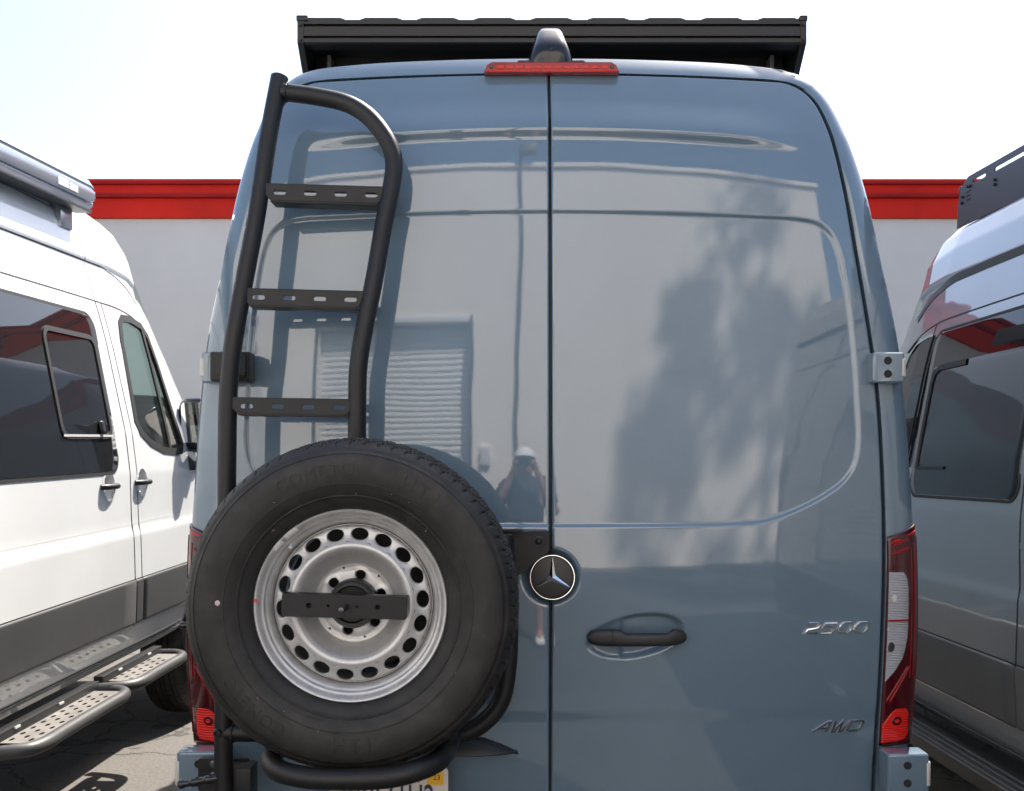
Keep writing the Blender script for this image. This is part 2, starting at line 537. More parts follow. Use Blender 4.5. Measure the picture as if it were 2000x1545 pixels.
box("door_frame", (RD0 - 0.05, WY - 0.02, 0), (RD0, WY + 0.03, RDH + 0.1), M_CLAD, wh, 0.004)
box("door_frame", (RD1, WY - 0.02, 0), (RD1 + 0.05, WY + 0.03, RDH + 0.1), M_CLAD, wh, 0.004)
box("door_lintel", (RD0 - 0.06, WY - 0.02, RDH), (RD1 + 0.06, WY + 0.03, RDH + 0.10), M_SLAT, wh, 0.004)
tube("downpipe", [(-0.25, WY + 0.06, 0.0), (-0.25, WY + 0.06, 2.6), (-0.2, WY + 0.06, 4.2), (-0.2, WY + 0.06, 6.9)], 0.022, M_CLAD, wh)
wl_ = box("wall_lamp", (-0.22, WY + 0.02, 6.75), (0.08, WY + 0.2, 6.95), M_CLAD, wh, 0.02)
box("junction_box", (-0.82, WY, 1.45), (-0.66, WY + 0.07, 1.72), M_SLAT, wh, 0.01)

def tree(name, label, base, h_trunk, crown_c, crown_r, n_clump, n_leaf, seed, group, leaf=0.16):
    r = np.random.default_rng(seed)
    t = thing(name, base, label, "tree", group)
    bx, by, _ = base
    cx, cy, cz = crown_c
    mid = ((bx + cx) / 2 + 0.15, (by + cy) / 2 - 0.1, h_trunk * 0.55)
    Q = catmull([(bx, by, -0.05), mid, (cx, cy, h_trunk), (cx + 0.1, cy, cz + crown_r[2] * 0.6)], 8)
    rad = np.linspace(0.24, 0.05, len(Q))
    trunk = tube("trunk", Q, rad, M_BARK, t, segs=14, raw=True)
    V = []; F = []
    clumps = []
    for k in range(n_clump):
        d = r.normal(size=3); d /= np.linalg.norm(d)
        rr = r.uniform(0.35, 1.0) ** 0.6
        c = np.array([cx, cy, cz]) + d * rr * np.array(crown_r)
        clumps.append((c, r.uniform(0.28, 0.62)))
    for i, (c, cr) in enumerate(clumps):
        if i % 4 == 0:
            s = np.array([cx, cy, min(max(h_trunk, c[2] - 1.2), cz + crown_r[2] * 0.5)])
            m_ = (s + c) / 2 + np.array([0, 0, -0.15])
            tube("limb", [s, m_, c], np.linspace(0.07, 0.015, 9), M_BARK, trunk, n=4, segs=7)
        for _ in range(n_leaf):
            d = r.normal(size=3); d /= np.linalg.norm(d)
            p = c + d * cr * r.uniform(0.2, 1.0) * np.array([1, 1, 1.5])
            a = r.normal(size=3); a[2] -= 1.1; a /= np.linalg.norm(a)
            b = np.cross(a, r.normal(size=3)); b /= np.linalg.norm(b)
            L = leaf * r.uniform(0.7, 1.3); W = L * 0.28
            k0 = len(V)
            V += [p - a * L * 0.5, p - b * W, p + a * L * 0.5, p + b * W]
            F.append((k0, k0 + 1, k0 + 2, k0 + 3))
    me = bpy.data.meshes.new("crown")
    Va = np.array(V)
    me.from_pydata(Va.tolist(), [], F); me.update()
    finish(me, M_LEAF, False)
    put(bpy.data.objects.new("crown", me), t)
    return t

tree("street_tree", "tall tree right of the vans, casting dappled shade on the mirrored warehouse wall", (11.8, 6.6, 0), 15.5, (11.0, 6.25, 21.6), (3.0, 2.2, 4.6), 74, 95, 3,
     "trees round the yard", .24)
tree("street_tree", "bushy tree beyond the warehouse corner, mirrored in the van's right pillar", (10.5, -9.5, 0), 3.0, (10.4, -9.4, 5.4), (2.6, 2.4, 2.4), 60, 130, 9,
     "trees round the yard", 0.2)

# ------------------------------------------------------------------ the slate-blue van
van = thing("cargo_van", (0, 2.6, 0), "slate blue high-roof van seen from behind, spare wheel and ladder on its left door", "van")
R = 5.7
_zs = np.linspace(0.3, 2.75, 1200)
_sl = np.interp(_zs, [0.3, 0.9, 1.5, 2.17, 2.395, 2.412, 2.60, 2.75], [-0.085, -0.085, 0.0, 0.1175, 0.17, 0.30, 0.45, 0.75])
_pr = np.concatenate([[0], np.cumsum((_sl[1:] + _sl[:-1]) / 2 * np.diff(_zs))])
_pr -= np.interp(1.5, _zs, _pr)
def prof_y(z): return np.interp(z, _zs, _pr)

_path_half = [(0, 1.327), (0.30, 1.328), (0.50, 1.331), (0.575, 1.338), (0.661, 1.366), (0.745, 1.408), (0.795, 1.444), (0.825, 1.486), (0.838, 1.545),
              (0.835, 1.665), (0.824, 1.845), (0.806, 2.0), (0.788, 2.085), (0.768, 2.125), (0.735, 2.150), (0.685, 2.160),
              (0.567, 2.164), (0.25, 2.170), (0, 2.172)]
_path = catmull([(x, z) for x, z in _path_half], 6)
def panel_sd(x, z):
    """signed distance (positive inside) to the embossed panel outline of a half door, x >= 0"""
    A = _path[:-1]; B = _path[1:]
    shp = x.shape
    X = np.stack([np.abs(x).ravel(), z.ravel()], -1)
    best = np.full(len(X), 1e9)
    for a, b in zip(A, B):
        ab = b - a
        t = np.clip(((X - a) @ ab) / (ab @ ab), 0, 1)
        d = X - a - t[:, None] * ab
        best = np.minimum(best, np.einsum('ij,ij->i', d, d))
    best = np.sqrt(best)
    # inside test by ray casting (outline closed along x = 0)
    P = np.vstack([_path, _path[:1]])
    ins = np.zeros(len(X), bool)
    for a, b in zip(P[:-1], P[1:]):
        c = ((a[1] > X[:, 1]) != (b[1] > X[:, 1]))
        with np.errstate(divide='ignore', invalid='ignore'):
            xi = (b[0] - a[0]) * (X[:, 1] - a[1]) / (b[1] - a[1]) + a[0]
        ins ^= c & (X[:, 0] < xi)
    return np.where(ins, best, -best).reshape(shp)

HX, HZ = 0.2275, 1.031                                   # handle centre
EZ = 1.1915                                             # emblem height
def surf_y(x, z, fine=True, right=True):
    x = np.asarray(x, float); z = np.asarray(z, float)
    y = x * x / (2 * R) + prof_y(z)
    fade = 1 - sstep(0.50, 0.72, np.abs(x))
    zz = z + 0.028 * (x / 0.7) ** 2 - 0.004
    y = y - 0.014 * fade * sstep(2.372, 2.402, zz) * (1 - sstep(2.402, 2.50, zz))
    if fine:
        sd = panel_sd(x, z)
        y = y + 0.0075 * sstep(-0.006, 0.006, sd)
        r = np.hypot(x, z - EZ)
        y = y + 0.020 * (1 - sstep(0.058, 0.080, r))
        if right:
            dx = x - HX; dz = z - HZ - 0.02 * dx / 0.13
            e = np.sqrt((dx / 0.136) ** 2 + (np.abs(dz) / 0.060) ** 2)
            y = y + (0.009 + 0.014 * sstep(-0.045, -0.03, dx)) * (1 - sstep(0.80, 1.0, e))
        y = y + 0.0035 * (1 - sstep(0.79, 0.835, z))      # soft lower crease
    return y

E_ = np.array([(.900, .45), (.905, .71), (.912, .95), (.915, 1.22), (.910, 1.417), (.894, 1.695), (.876, 1.84), (.852, 2.006),
               (.812, 2.279), (.784, 2.414), (.752, 2.505), (.722, 2.542), (.685, 2.563), (.64, 2.571), (.50, 2.575), (.25, 2.578), (0, 2.580)])
O_ = np.array([(1.005, .45), (1.012, .71), (1.022, .95), (1.017, 1.22), (1.003, 1.43), (.983, 1.70), (.966, 1.85), (.934, 2.02),
               (.885, 2.275), (.847, 2.41), (.803, 2.520), (.768, 2.568), (.725, 2.600), (.68, 2.615), (.53, 2.628), (.26, 2.635), (0, 2.637)])
DY_ = np.array([.055] * 9 + [.058, .054, .048, .040, .036, .035, .035, .035])
EO = catmull([np.concatenate([e, o, [d]]) for e, o, d in zip(E_, O_, DY_)], 12)
_nside = 13 * 12                                        # samples up to the end of the corner
def edge_x(z):
    s = EO[:_nside + 1]
    return np.interp(z, s[:, 1], s[:, 0])

def lshift(P):
    """mirror to the left half, which stands a finger's width narrower"""
    Q = np.array(P, float, copy=True)
    Q[..., 0] = -Q[..., 0] + .018 * sstep(.60, .97, np.abs(Q[..., 0]))
    return Q

def rear_door(side):
    zb, zt = 0.46, 2.570
    zr = np.concatenate([np.linspace(zb, 2.50, 560), np.linspace(2.504, zt, 40)])
    u = np.linspace(0, 1, 250)
    xe = edge_x(zr) - 0.0045
    x = 0.0034 + u[None, :] * (xe[:, None] - 0.0034)
    z = zr[:, None] + 0.0085 * sstep(2.42, zt, zr)[:, None] * (1 - (x / 0.66) ** 2).clip(0, 1)
    y = surf_y(x, z, True, side > 0)
    # rolled edges
    de = np.minimum(np.minimum(x - 0.0034, xe[:, None] - x), np.minimum((zt + 0.0085 * (1 - (x / .66) ** 2) - z), z - zb + 0.02))
    y = y + 0.004 * (1 - np.sqrt(1 - (1 - np.clip(de / 0.005, 0, 1)) ** 2 + 1e-9))
    P = np.stack([x, y, z], -1)
    if side < 0: P = lshift(P)
    P = np.pad(P, ((1, 1), (1, 1), (0, 0)), mode='edge')
    P[0, :, 1] += .03; P[-1, :, 1] += .03; P[:, 0, 1] += .03; P[:, -1, 1] += .03
    return grid("rear_door", P, M_VAN, van, flip=(side > 0))
door_r = rear_door(1)
door_l = rear_door(-1)
door_r["label"] = "right rear door with round emblem, black handle and chrome lettering"
door_l["label"] = "left rear door behind ladder and spare wheel"

# body shell: pillars, roof edge, sides, roof and nose lofted from the outline round the doors
def pil(k, a, off=0.0):
    """point on the frame at outline sample k (float), a=0 at the door gap, a=1 at the silhouette, a>1 along the side (metres)"""
    e = np.array([np.interp(k, np.arange(len(EO)), EO[:, j]) for j in range(5)])
    x0 = e[0] + 0.004; x1 = e[2]; z0 = e[1] + (0.004 if e[0] < 0.72 else 0); z1 = e[3]
    y0 = surf_y(np.array(e[0]), np.array(e[1]), False)
    th = min(a, 1.0) * math.pi / 2
    s, c = math.sin(th), math.cos(th)
    n = np.array([x1 - x0, z1 - z0]); n = n / (np.linalg.norm(n) + 1e-9)
    x = x0 + (x1 - x0) * s + off * s * n[0]
    z = z0 + (z1 - z0) * s + off * s * n[1]
    tp = float(sstep(.70, .60, e[0])) if False else float(1 - sstep(.62, .74, e[0]))
    y = y0 + e[4] * ((1 - tp) * (1 - c) + tp * (.8 * s + .2 * s * s)) - off * c + max(a - 1, 0)
    return np.array([x, float(y), z])
ks = np.linspace(0, len(EO) - 1, 190)
aa = list(np.linspace(0, 1, 14)) + [1.02, 1.06, 1.12, 1.3, 1.6, 2.2, 3.0, 4.0, 4.9]
half = np.array([[pil(k, a) for a in aa] for k in ks])
# gap wall at the inner edge
inner = half[:, :1].copy(); inner[:, 0, 1] += 0.035
half = np.concatenate([inner, half], 1)
# roof rises slightly forwards, and the nose falls off
for j in range(half.shape[1]):
    yy = half[:, j, 1]
    half[:, j, 2] += np.where(half[:, j, 2] > 2.3, 0.045 * sstep(0.2, 1.6, yy) * sstep(2.3, 2.6, half[:, j, 2]), 0)
nose = []
for yv, zm, wsc in ((4.65, 2.55, .99), (4.85, 2.2, .97), (5.1, 1.85, .96), (5.4, 1.5, .95), (5.9, 1.25, .92), (6.2, 1.0, .85), (6.25, .6, .8)):
    s = half[:, -1].copy(); s[:, 1] = yv; s[:, 2] = np.where(s[:, 2] > zm, zm - (0.02 * (1 - np.abs(s[:, 0]))), s[:, 2]); s[:, 0] *= wsc
    nose.append(s)
half = np.concatenate([half[:, :-1]] + [s[:, None] for s in [half[:, -1]] + nose], 1)
left = lshift(half[::-1][1:])
full = np.concatenate([half, left], 0)
grid("body", full, M_VAN, van, angle=38)
endcap = full[:, -1]
mesh("nose_panel", np.vstack([endcap, [[0, 6.26, .5]]]), [(i, i + 1, len(endcap)) for i in range(len(endcap) - 1)], M_VAN, van)
box("floor_pan", (-0.98, 0.12, 0.40), (0.98, 6.1, 0.47), M_SEAL, van, 0.0)
box("rear_bumper", (-1.0, -0.03, 0.34), (1.0, 0.22, 0.452), M_BLACKPL, van, 0.03, 3)

# black seal behind the gaps
sealP = []
for i in range(0, len(EO), 3):
    e = EO[i]; y0 = float(surf_y(np.array(e[0]), np.array(e[1]), False)) + 0.024
    n = np.array([e[2] - e[0], e[3] - e[1]]); n /= np.linalg.norm(n)
    sealP.append([[e[0] - n[0] * .03, y0, e[1] - n[1] * .03], [e[0] + n[0] * .012, y0, e[1] + n[1] * .012]])
sealP = np.array(sealP)
lp = lshift(sealP[::-1][1:])
grid("door_seal", np.concatenate([sealP, lp], 0), M_SEAL, van, flip=True)
zz = np.linspace(0.46, 2.58, 90)
cs = np.array([[[dx, float(prof_y(z)) + dy, z] for dx, dy in ((-.02, .022), (-.004, .020), (-.0024, .010), (.0024, .010), (.004, .020), (.02, .022))] for z in zz])
grid("door_seal", cs, M_SEAL, van)

def kz(z):     # outline sample with door-edge height z (below the corner)
    return np.interp(z, EO[:_nside, 1], np.arange(_nside))

def conv_patch(fn, poly, rows=24, cols=16):
    """grid over a convex polygon in (s, z); fn maps (s, z) to 3D"""
    poly = np.array(poly)
    zmin, zmax = poly[:, 1].min(), poly[:, 1].max()
    P = []
    for i in range(rows):
        t = .5 - .5 * math.cos(math.pi * i / (rows - 1))
        z = zmin + (zmax - zmin) * (1e-4 + (1 - 2e-4) * t)
        xs = []
        for a, b in zip(poly, np.roll(poly, -1, 0)):
            if (a[1] - z) * (b[1] - z) <= 0 and a[1] != b[1]:
                xs.append(a[0] + (b[0] - a[0]) * (z - a[1]) / (b[1] - a[1]))
        s0, s1 = min(xs), max(xs)
        P.append([fn(s0 + (s1 - s0) * j / (cols - 1), z) for j in range(cols)])
    return np.array(P)

def skirt(P, back):
    """pad a grid with a border pulled in by 'back'(vector field same shape as border)"""
    Q = np.pad(P, ((1, 1), (1, 1), (0, 0)), mode='edge')
    for sl_ in (np.s_[0, :], np.s_[-1, :], np.s_[:, 0], np.s_[:, -1]):
        Q[sl_] = Q[sl_] + np.array(back)
    return Q

for side in (1, -1):
    def fs(off):
        def f(s, z):
            a = math.asin(min(s, 1.0)) / (math.pi / 2) if s <= 1 else 1 + (s - 1)
            p = pil(kz(z), a, off)
            return p if side > 0 else lshift(p)
        return f
    # lens body wraps round the corner
    sv = np.concatenate([np.sin(np.linspace(0.02, math.pi / 2, 18)), [1.02, 1.05, 1.08]])
    P = []
    for t in np.linspace(0, 1, 50):
        row = []
        for s in sv:
            ztop = 1.292 + 0.026 * min(s, 1)
            row.append(fs(0.006)(s, 0.712 + (ztop - 0.712) * t))
        P.append(row)
    P = skirt(np.array(P), (0, 0.012, 0))
    tl = grid("tail_light", P, M_LENSDK, van, flip=(side > 0))
    def sub(name, poly, m, off, rows=24, cols=16, par=None):
        P = skirt(conv_patch(fs(off), poly, rows, cols), (0, 0.004, 0))
        return grid(name, P, m, par or tl, flip=(side > 0))
    sub("reverse_lens", [(.06, .893), (.30, .925), (.50, .962), (.60, 1.02), (.60, 1.15), (.55, 1.182), (.45, 1.196), (.06, 1.196)], M_LENSCL, .0085)
    sub("lens_divider", [(.06, 1.060), (.60, 1.060), (.60, 1.066), (.06, 1.066)], M_LENSMD, .0095, 3)
    sub("red_reflector", [(.06, .722), (.70, .727), (.78, .74), (.76, .80), (.68, .815), (.40, .815), (.28, .806), (.06, .772)], M_LENSRD, .0085)
    sub("bulb", ellipse(.42, .782, .13, .0125, 18), M_LENSDK, .0100, 10, 10)
    sub("bulb", ellipse(.42, .782, .065, .006, 14), M_LENSRD, .0110, 8, 8)
    sub("bulb", ellipse(.16, .99, .085, .014, 18), M_STEEL, .0100, 10, 10)
    sub("bulb", ellipse(.20, 1.125, .07, .010, 18), M_LEAD, .0100, 10, 10)
    # curved light guides in the dark red lens
    for q in range(2):
        sub("light_guide", [(.70 + .1 * q, .90), (.73 + .1 * q, .90), (.73 + .1 * q, 1.26 + .012 * q), (.70 + .1 * q, 1.26 + .012 * q)], M_LENSMD, .0075, 14, 3)
        sub("light_guide", [(.10, 1.262 - .022 * q), (.66, 1.280 - .022 * q), (.66, 1.288 - .022 * q), (.10, 1.270 - .022 * q)], M_LENSMD, .0075, 5, 12)
        sub("light_guide", [(.10 + .1 * q, .838), (.14 + .1 * q, .834), (.66 + .06 * q, .93), (.62 + .06 * q, .934)], M_LENSMD, .0075, 14, 3)
    sub("lens_frame", [(.10, 1.272), (.90, 1.298), (.90, 1.304), (.10, 1.278)], M_LENSRD, .0080, 4, 14)
    sub("lens_edge", [(.96, .74), (1.03, .74), (1.03, 1.29), (.96, 1.29)], M_LENSMD, .0078, 24, 4)

# hinges
def hinge(cx, z0, z1, w, y, side):
    x0, x1 = cx - w / 2, cx + w / 2
    h = box("hinge", (x0, y, z0), (x1, y + 0.07, z1), M_VAN, van, 0.009, 3)
    zc = (z0 + z1) / 2; dz = (z1 - z0)
    for q in (-1, 1):
        hx = cx - side * 0.003
        lathe("bolt_hole", [(0.0005, .0), (0.0088, .0), (0.0095, -.0012), (0.0105, -.0012), (0.011, .001)], M_HOLE, h, (hx, y - 0.0002, zc + q * dz * .215), segs=20)
    bx = x1 - 0.006 if side > 0 else x0 + 0.006
    lathe("hinge_barrel", [(0.0005, zc - dz * .29), (0.0105, zc - dz * .29), (0.012, zc - dz * .27), (0.012, zc + dz * .27), (0.0105, zc + dz * .29), (0.0005, zc + dz * .29)],
          M_LEAD, h, (bx, y + 0.012, 0), axis='z', segs=20)
    return h
hinge(0.911, 1.710, 1.793, 0.086, 0.035, 1)
hinge(0.958, 0.606, 0.716, 0.112, 0.02, 1)
hinge(-0.897, 1.710, 1.793, 0.086, 0.035, -1)
hinge(-0.945, 0.606, 0.722, 0.112, 0.02, -1)

# high brake light
bl_y = 0.115
bz0, bz1 = 2.574, 2.604
bl = plate("brake_light", [(-.180, bz0 + .004), (-.175, bz0), (.189, bz0), (.194, bz0 + .004), (.186, bz1 - .008), (.172, bz1), (-.158, bz1), (-.172, bz1 - .008)], [], 0.05, M_LENSMD, van,
           Matrix.Translation((0, bl_y + 0.025, 0)) @ XZ, 0.003)
for k in range(12):
    x = -.135 + k * .0262
    box("light_cell", (x - .0105, bl_y - .0045, bz0 + .0105), (x + .0105, bl_y + .003, bz0 + .0215), M_LENSRD, bl, .002)
box("lens_ridge", (-.172, bl_y - .006, bz0 + .0015), (.186, bl_y + .002, bz0 + .006), M_LENSRD, bl, .002)
for x in (-.160, .174):
    lathe("screw", [(.0005, -.002), (.0028, -.002), (.003, -.0005), (.0048, -.0025), (.0055, .001)], M_STEEL, bl, (x, bl_y - .003, bz0 + .016), segs=16)

# rear-view camera housing on the roof edge
hs = []
for z, xw, yf, yb in ((2.595, .072, .128, .30), (2.615, .068, .120, .30), (2.648, .058, .120, .30), (2.664, .053, .127, .29), (2.690, .046, .150, .28), (2.716, .039, .175, .27), (2.733, .032, .196, .26), (2.740, .014, .215, .25)):
    ring = []
    for t in np.linspace(0, 2 * math.pi, 40, endpoint=False):
        c, s = math.cos(t), math.sin(t)
        ex = 0.55
        ring.append((0.006 + xw * math.copysign(abs(c) ** ex, c), (yf + yb) / 2 + (yb - yf) / 2 * math.copysign(abs(s) ** ex, s), z))
    hs.append(ring)
hs.append([(0.006, .23, 2.741)] * 40)
hc = grid("camera_housing", np.array(hs), M_GLOSSBLK, van, wrap_v=True, flip=True, angle=60)
lathe("lens", [(.0005, -.004), (.003, -.004), (.0035, -.0015), (.006, -.003), (.007, .004)], M_BLACKPL, hc, (0.006, .1225, 2.642), segs=20)
plate("housing_base", [(-.105, 2.600), (.117, 2.600), (.098, 2.619), (-.084, 2.619)], [], .12, M_BLACKPL, hc, Matrix.Translation((0, .20, 0)) @ XZ, .003)

M_SATIN = simple('satin_chrome', (.42, .43, .45), .18, metal=1.0)
M_EMBLEM = simple('emblem_black', (.010, .010, .011), .3)
# emblem on the seam
em = lathe("emblem", [(.0005, -.003), (.03, -.0022), (.054, .0), (.056, .003), (.0565, .012), (.0575, .022)], M_EMBLEM, van, (0.004, -.004, EZ), segs=64)
lathe("emblem_ring", [(.0564, .004), (.0566, -.002), (.0574, -.0042), (.0590, -.0042), (.0602, -.002), (.0606, .006)], M_CHROME, em, (0.004, -.004, EZ), segs=72)
V = [(0.004, -.0125, EZ)]; F = []
for k in range(3):
    a = math.radians(90 + 120 * k)
    tip = (0.004 + .0555 * math.cos(a), -.0055, EZ + .0555 * math.sin(a))
    a2 = a + math.radians(60)
    val = (0.004 + .0125 * math.cos(a2), -.0050, EZ + .0125 * math.sin(a2))
    V += [tip, val]
for k in range(3):
    tip = 1 + 2 * k; val = 2 + 2 * k; pv = 2 + 2 * ((k - 1) % 3)
    F += [(0, tip, val), (0, pv, tip)]
mesh("emblem_star", V, [f[::-1] for f in F], M_CHROME, em, smooth=False)

# door handle
hy = float(surf_y(np.array(HX), np.array(HZ), False)) - .012
pts = []
for t in .5 - .5 * np.cos(np.linspace(0, math.pi, 60)):
    x = HX - .131 + .264 * t
    h = .0225 * (1 - min(1, 2 * abs(t - .5)) ** 9) ** .5 * (1 - .08 * (t - .3))
    zt_ = HZ + h * (1.0 if t < .34 else 1.0) - .009 * sstep(.335, .385, t) * (1 - sstep(.80, .86, t)) + .003 * sstep(.80, .9, t)
    zb_ = HZ - h
    yo = -.016 * (1 - (2 * abs(t - .5)) ** 3)
    pts.append((x, hy + yo, zt_, zb_))
HP = []
for x, yv, zt_, zb_ in pts:
    zc, hh = (zt_ + zb_) / 2, max((zt_ - zb_) / 2, .0008)
    HP.append([(x, yv - .013 * math.copysign(abs(math.cos(a)) ** .7, math.cos(a)), zc + hh * math.copysign(abs(math.sin(a)) ** .75, math.sin(a))) for a in np.linspace(0, 2 * math.pi, 24, endpoint=False)])
dh = grid("door_handle", np.array(HP), M_BLACKPL, van, wrap_v=True)
box("key_cover_gap", (HX - .0665, hy - .0305, HZ - .0225), (HX - .0655, hy - .01, HZ + .0225), M_HOLE, dh, 0)

# chrome lettering, drawn as bevelled strokes
def strokes(name, chars, x0, zbase, hgt, wid, gap, lw, slant, y_fn, mat):
    root = None
    cx = x0
    for ch in chars:
        for closed, pl in ch:
            q = []
            pts_ = [np.array((cx + wid * a + slant * hgt * b, zbase + hgt * b)) for a, b in pl]
            n = len(pts_)
            offs = []
            for i, p in enumerate(pts_):
                pa = pts_[(i - 1) % n] if (closed or i > 0) else None
                pb = pts_[(i + 1) % n] if (closed or i < n - 1) else None
                d1 = (p - pa) / np.linalg.norm(p - pa) if pa is not None else None
                d2 = (pb - p) / np.linalg.norm(pb - p) if pb is not None else None
                if d1 is None: d1 = d2
                if d2 is None: d2 = d1
                t = d1 + d2; t /= np.linalg.norm(t)
                nn = np.array((-t[1], t[0])); sc = 1 / max(0.5, np.dot(nn, np.array((-d1[1], d1[0]))))
                offs.append(nn * sc)
            secs = []
            for p, o in zip(pts_, offs):
                yb = y_fn(p[0], p[1])
                secs.append([(p[0] + o[0] * s, yb - h, p[1] + o[1] * s) for s, h in ((lw, -.002), (lw, .0025), (lw * .55, .0045), (-lw * .55, .0045), (-lw, .0025), (-lw, -.002))])
            P = np.array(secs)
            if root is None:
                root = grid(name, P, mat, van, wrap_u=closed, angle=25)
            else:
                grid("letter_stroke", P, mat, root, wrap_u=closed, angle=25)
        cx += wid + gap
    return root
ysf = lambda x, z: float(surf_y(np.array(x), np.array(z), False)) + .0035 * (1 - float(sstep(.79, .835, z)))
c2 = [(False, [(.02, .98), (.80, .98), (.98, .80), (.84, .54), (.16, .40), (.0, .02), (1.0, .02)])]
c5 = [(False, [(1.0, .98), (.08, .98), (.05, .56), (.78, .56), (.96, .34), (.80, .02), (-.02, .02)])]
c0 = [(True, [(.22, .98), (.80, .98), (.98, .74), (.98, .26), (.80, .02), (.22, .02), (.03, .26), (.03, .74)])]
cA = [(False, [(-.25, .0), (.62, .98), (.80, .98), (.80, .0)]), (False, [(.12, .36), (.80, .36)])]
cW = [(False, [(.0, .98), (.10, .0), (.24, .0), (.55, .98), (.62, .0), (.76, .0), (1.12, .98)])]
cD = [(False, [(.0, .0), (.0, .64), (.02, .98), (.80, .98), (.98, .84), (.96, .22), (.82, .0), (.18, .0)])]
strokes("model_lettering", [c2, c5, c0, c0], .688, 1.032, .0275, .0365, .0095, .0031, .42, ysf, M_CHROME)
strokes("drive_lettering", [cA, cW, cD], .728, .757, .0275, .037, .008, .0034, .50, ysf, M_SATIN)

# licence plate and its light cover
px0, px1, pz0, pz1 = -.580, -.270, .543, .697
py_ = -.035
lpz = plate("licence_plate", rrect(px0, pz0, px1, pz1, .012), [], .003, M_PLATEW, van, Matrix.Translation((0, py_, 0)) @ XZ, .0008)
for i, ch in enumerate("90071U2"):
    text("plate_character", ch, .092, .0012, M_PLATEB, lpz, Matrix.Translation((px0 + .047 + i * .0355, py_ - .003, .617)) @ XZ @ Matrix.Scale(.62, 4, (1, 0, 0)), .0006)
box("registration_sticker", (px1 - .055, py_ - .0030, pz1 - .045), (px1 - .012, py_ - .0018, pz1 - .012), M_STICKY, lpz, 0)
text("sticker_print", "23", .02, .0004, M_PLATEB, lpz, Matrix.Translation((px1 - .030, py_ - .0036, pz1 - .026)) @ XZ)
text("state_name", "California", .034, .0004, M_PLATER, lpz, Matrix.Translation((-.41, py_ - .003, pz1 - .028)) @ XZ, shear=.3)
ly = .012
lc = []
for t in np.linspace(0, 1, 24):
    x = -.60 + .513 * t
    top = .714 + .058 * (1 - (2 * abs(t - .5)) ** 2.6)
    dp = .045 * (1 - (2 * abs(t - .5)) ** 4) + .002
    y0 = float(surf_y(np.array(x), np.array(.75), False))
    lc.append([(x, y0 + .005, top), (x, y0 - dp * .35, top - .006), (x, y0 - dp * .8, .714 + (top - .714) * .55), (x, y0 - dp, .7165), (x, y0 - dp * .9, .7135), (x, y0 + .005, .7125)])
grid("plate_light_cover", np.array(lc), M_BLACKPL, van, angle=40)

# ------------------------------------------------------------------ ladder and wheel carrier on the left door
lad = thing("rear_ladder", (-.80, -.08, 0), "black tube ladder with three slotted rungs bolted to the van's left rear door", "ladder")
LY = -.085
def lp_(px, py, y=LY):
    d = y - CAMY
    return (CAMX + (px - 1000) * d / 1950, y, CAMZ + (900 - py) * d / 1950)
TR = .0235
LEFT = [(-.6995, LY, 2.488), (-.7280, LY, 2.336), (-.7610, LY, 2.122), (-.7965, LY, 1.932), (-.8190, LY, 1.803), (-.8310, LY, 1.684), (-.8350, LY, 1.50), (-.8370, LY, 1.24), (-.8440, LY, .80), (-.8440, LY, .60)]
RIGHT = [(-.6960, LY, 2.449), (-.6680, LY, 2.4445), (-.6050, LY, 2.4360), (-.5250, LY, 2.4170), (-.4750, LY, 2.3870), (-.4370, LY, 2.3440), (-.4135, LY, 2.3010), (-.4060, LY, 2.2640), (-.4120, LY, 2.2080), (-.4320, LY, 2.1100), (-.4570, LY, 1.9650), (-.4790, LY, 1.8570), (-.4920, LY, 1.7860), (-.4985, LY, 1.7310), (-.5005, LY, 1.6600), (-.5010, LY, 1.4), (-.5010, LY, 1.02), (-.5010, LY, .812)]
def lean(p):
    """the upper ladder leans forwards with the doors"""
    x, y, z = p
    y2 = y + .105 * max(0.0, (z - 1.80) / .65)
    k = (y2 - CAMY) / (y - CAMY)
    return (CAMX + (x - CAMX) * k, y2, CAMZ + (z - CAMZ) * k)
LEFT = [lean(p) for p in LEFT]; RIGHT = [lean(p) for p in RIGHT]
tube("side_rail", LEFT, TR, M_POWDER, lad, n=8, segs=28)
tube("side_rail", RIGHT, TR, M_POWDER, lad, n=8, segs=28)
tube("carrier_tube", [(-.842, LY, .802), (-.70, LY, .802), (-.50, LY, .800), (-.31, LY, .800), (-.235, LY, .798), (-.175, LY, .828), (-.132, LY, .882), (-.113, LY, .985), (-.111, LY, 1.10), (-.118, LY, 1.25), (-.125, LY, 1.31)],
     TR, M_POWDER, lad, n=10, segs=28)
tube("wheel_cradle", [(-.60, LY, .806), (-.640, -.18, .808), (-.664, -.27, .808), (-.662, -.335, .804), (-.632, -.378, .794), (-.565, -.402, .787), (-.46, -.408, .785), (-.37, -.404, .790), (-.312, -.386, .800), (-.276, -.345, .806), (-.260, -.26, .808), (-.256, LY, .806)],
     .0245, M_POWDER, lad, n=10, segs=28)
def weld(p, ax, r):
    a = np.array(ax, float); a /= np.linalg.norm(a)
    u = np.cross(a, (0.3, 1, 0.2)); u /= np.linalg.norm(u); v = np.cross(a, u)
    pts = [np.array(p) + r * (math.cos(t) * u + math.sin(t) * v) for t in np.linspace(0, 2 * math.pi, 49)]
    rad = [.0028 + .0012 * math.sin(k * 2.1) for k in range(49)]
    tube("weld_bead", pts, rad, M_POWDER, lad, raw=True, segs=8, caps=False)
weld(lean((-.681, LY, 2.447)), (1, 0, -.12), TR)
weld((-.818, LY, .802), (1, 0, 0), TR)
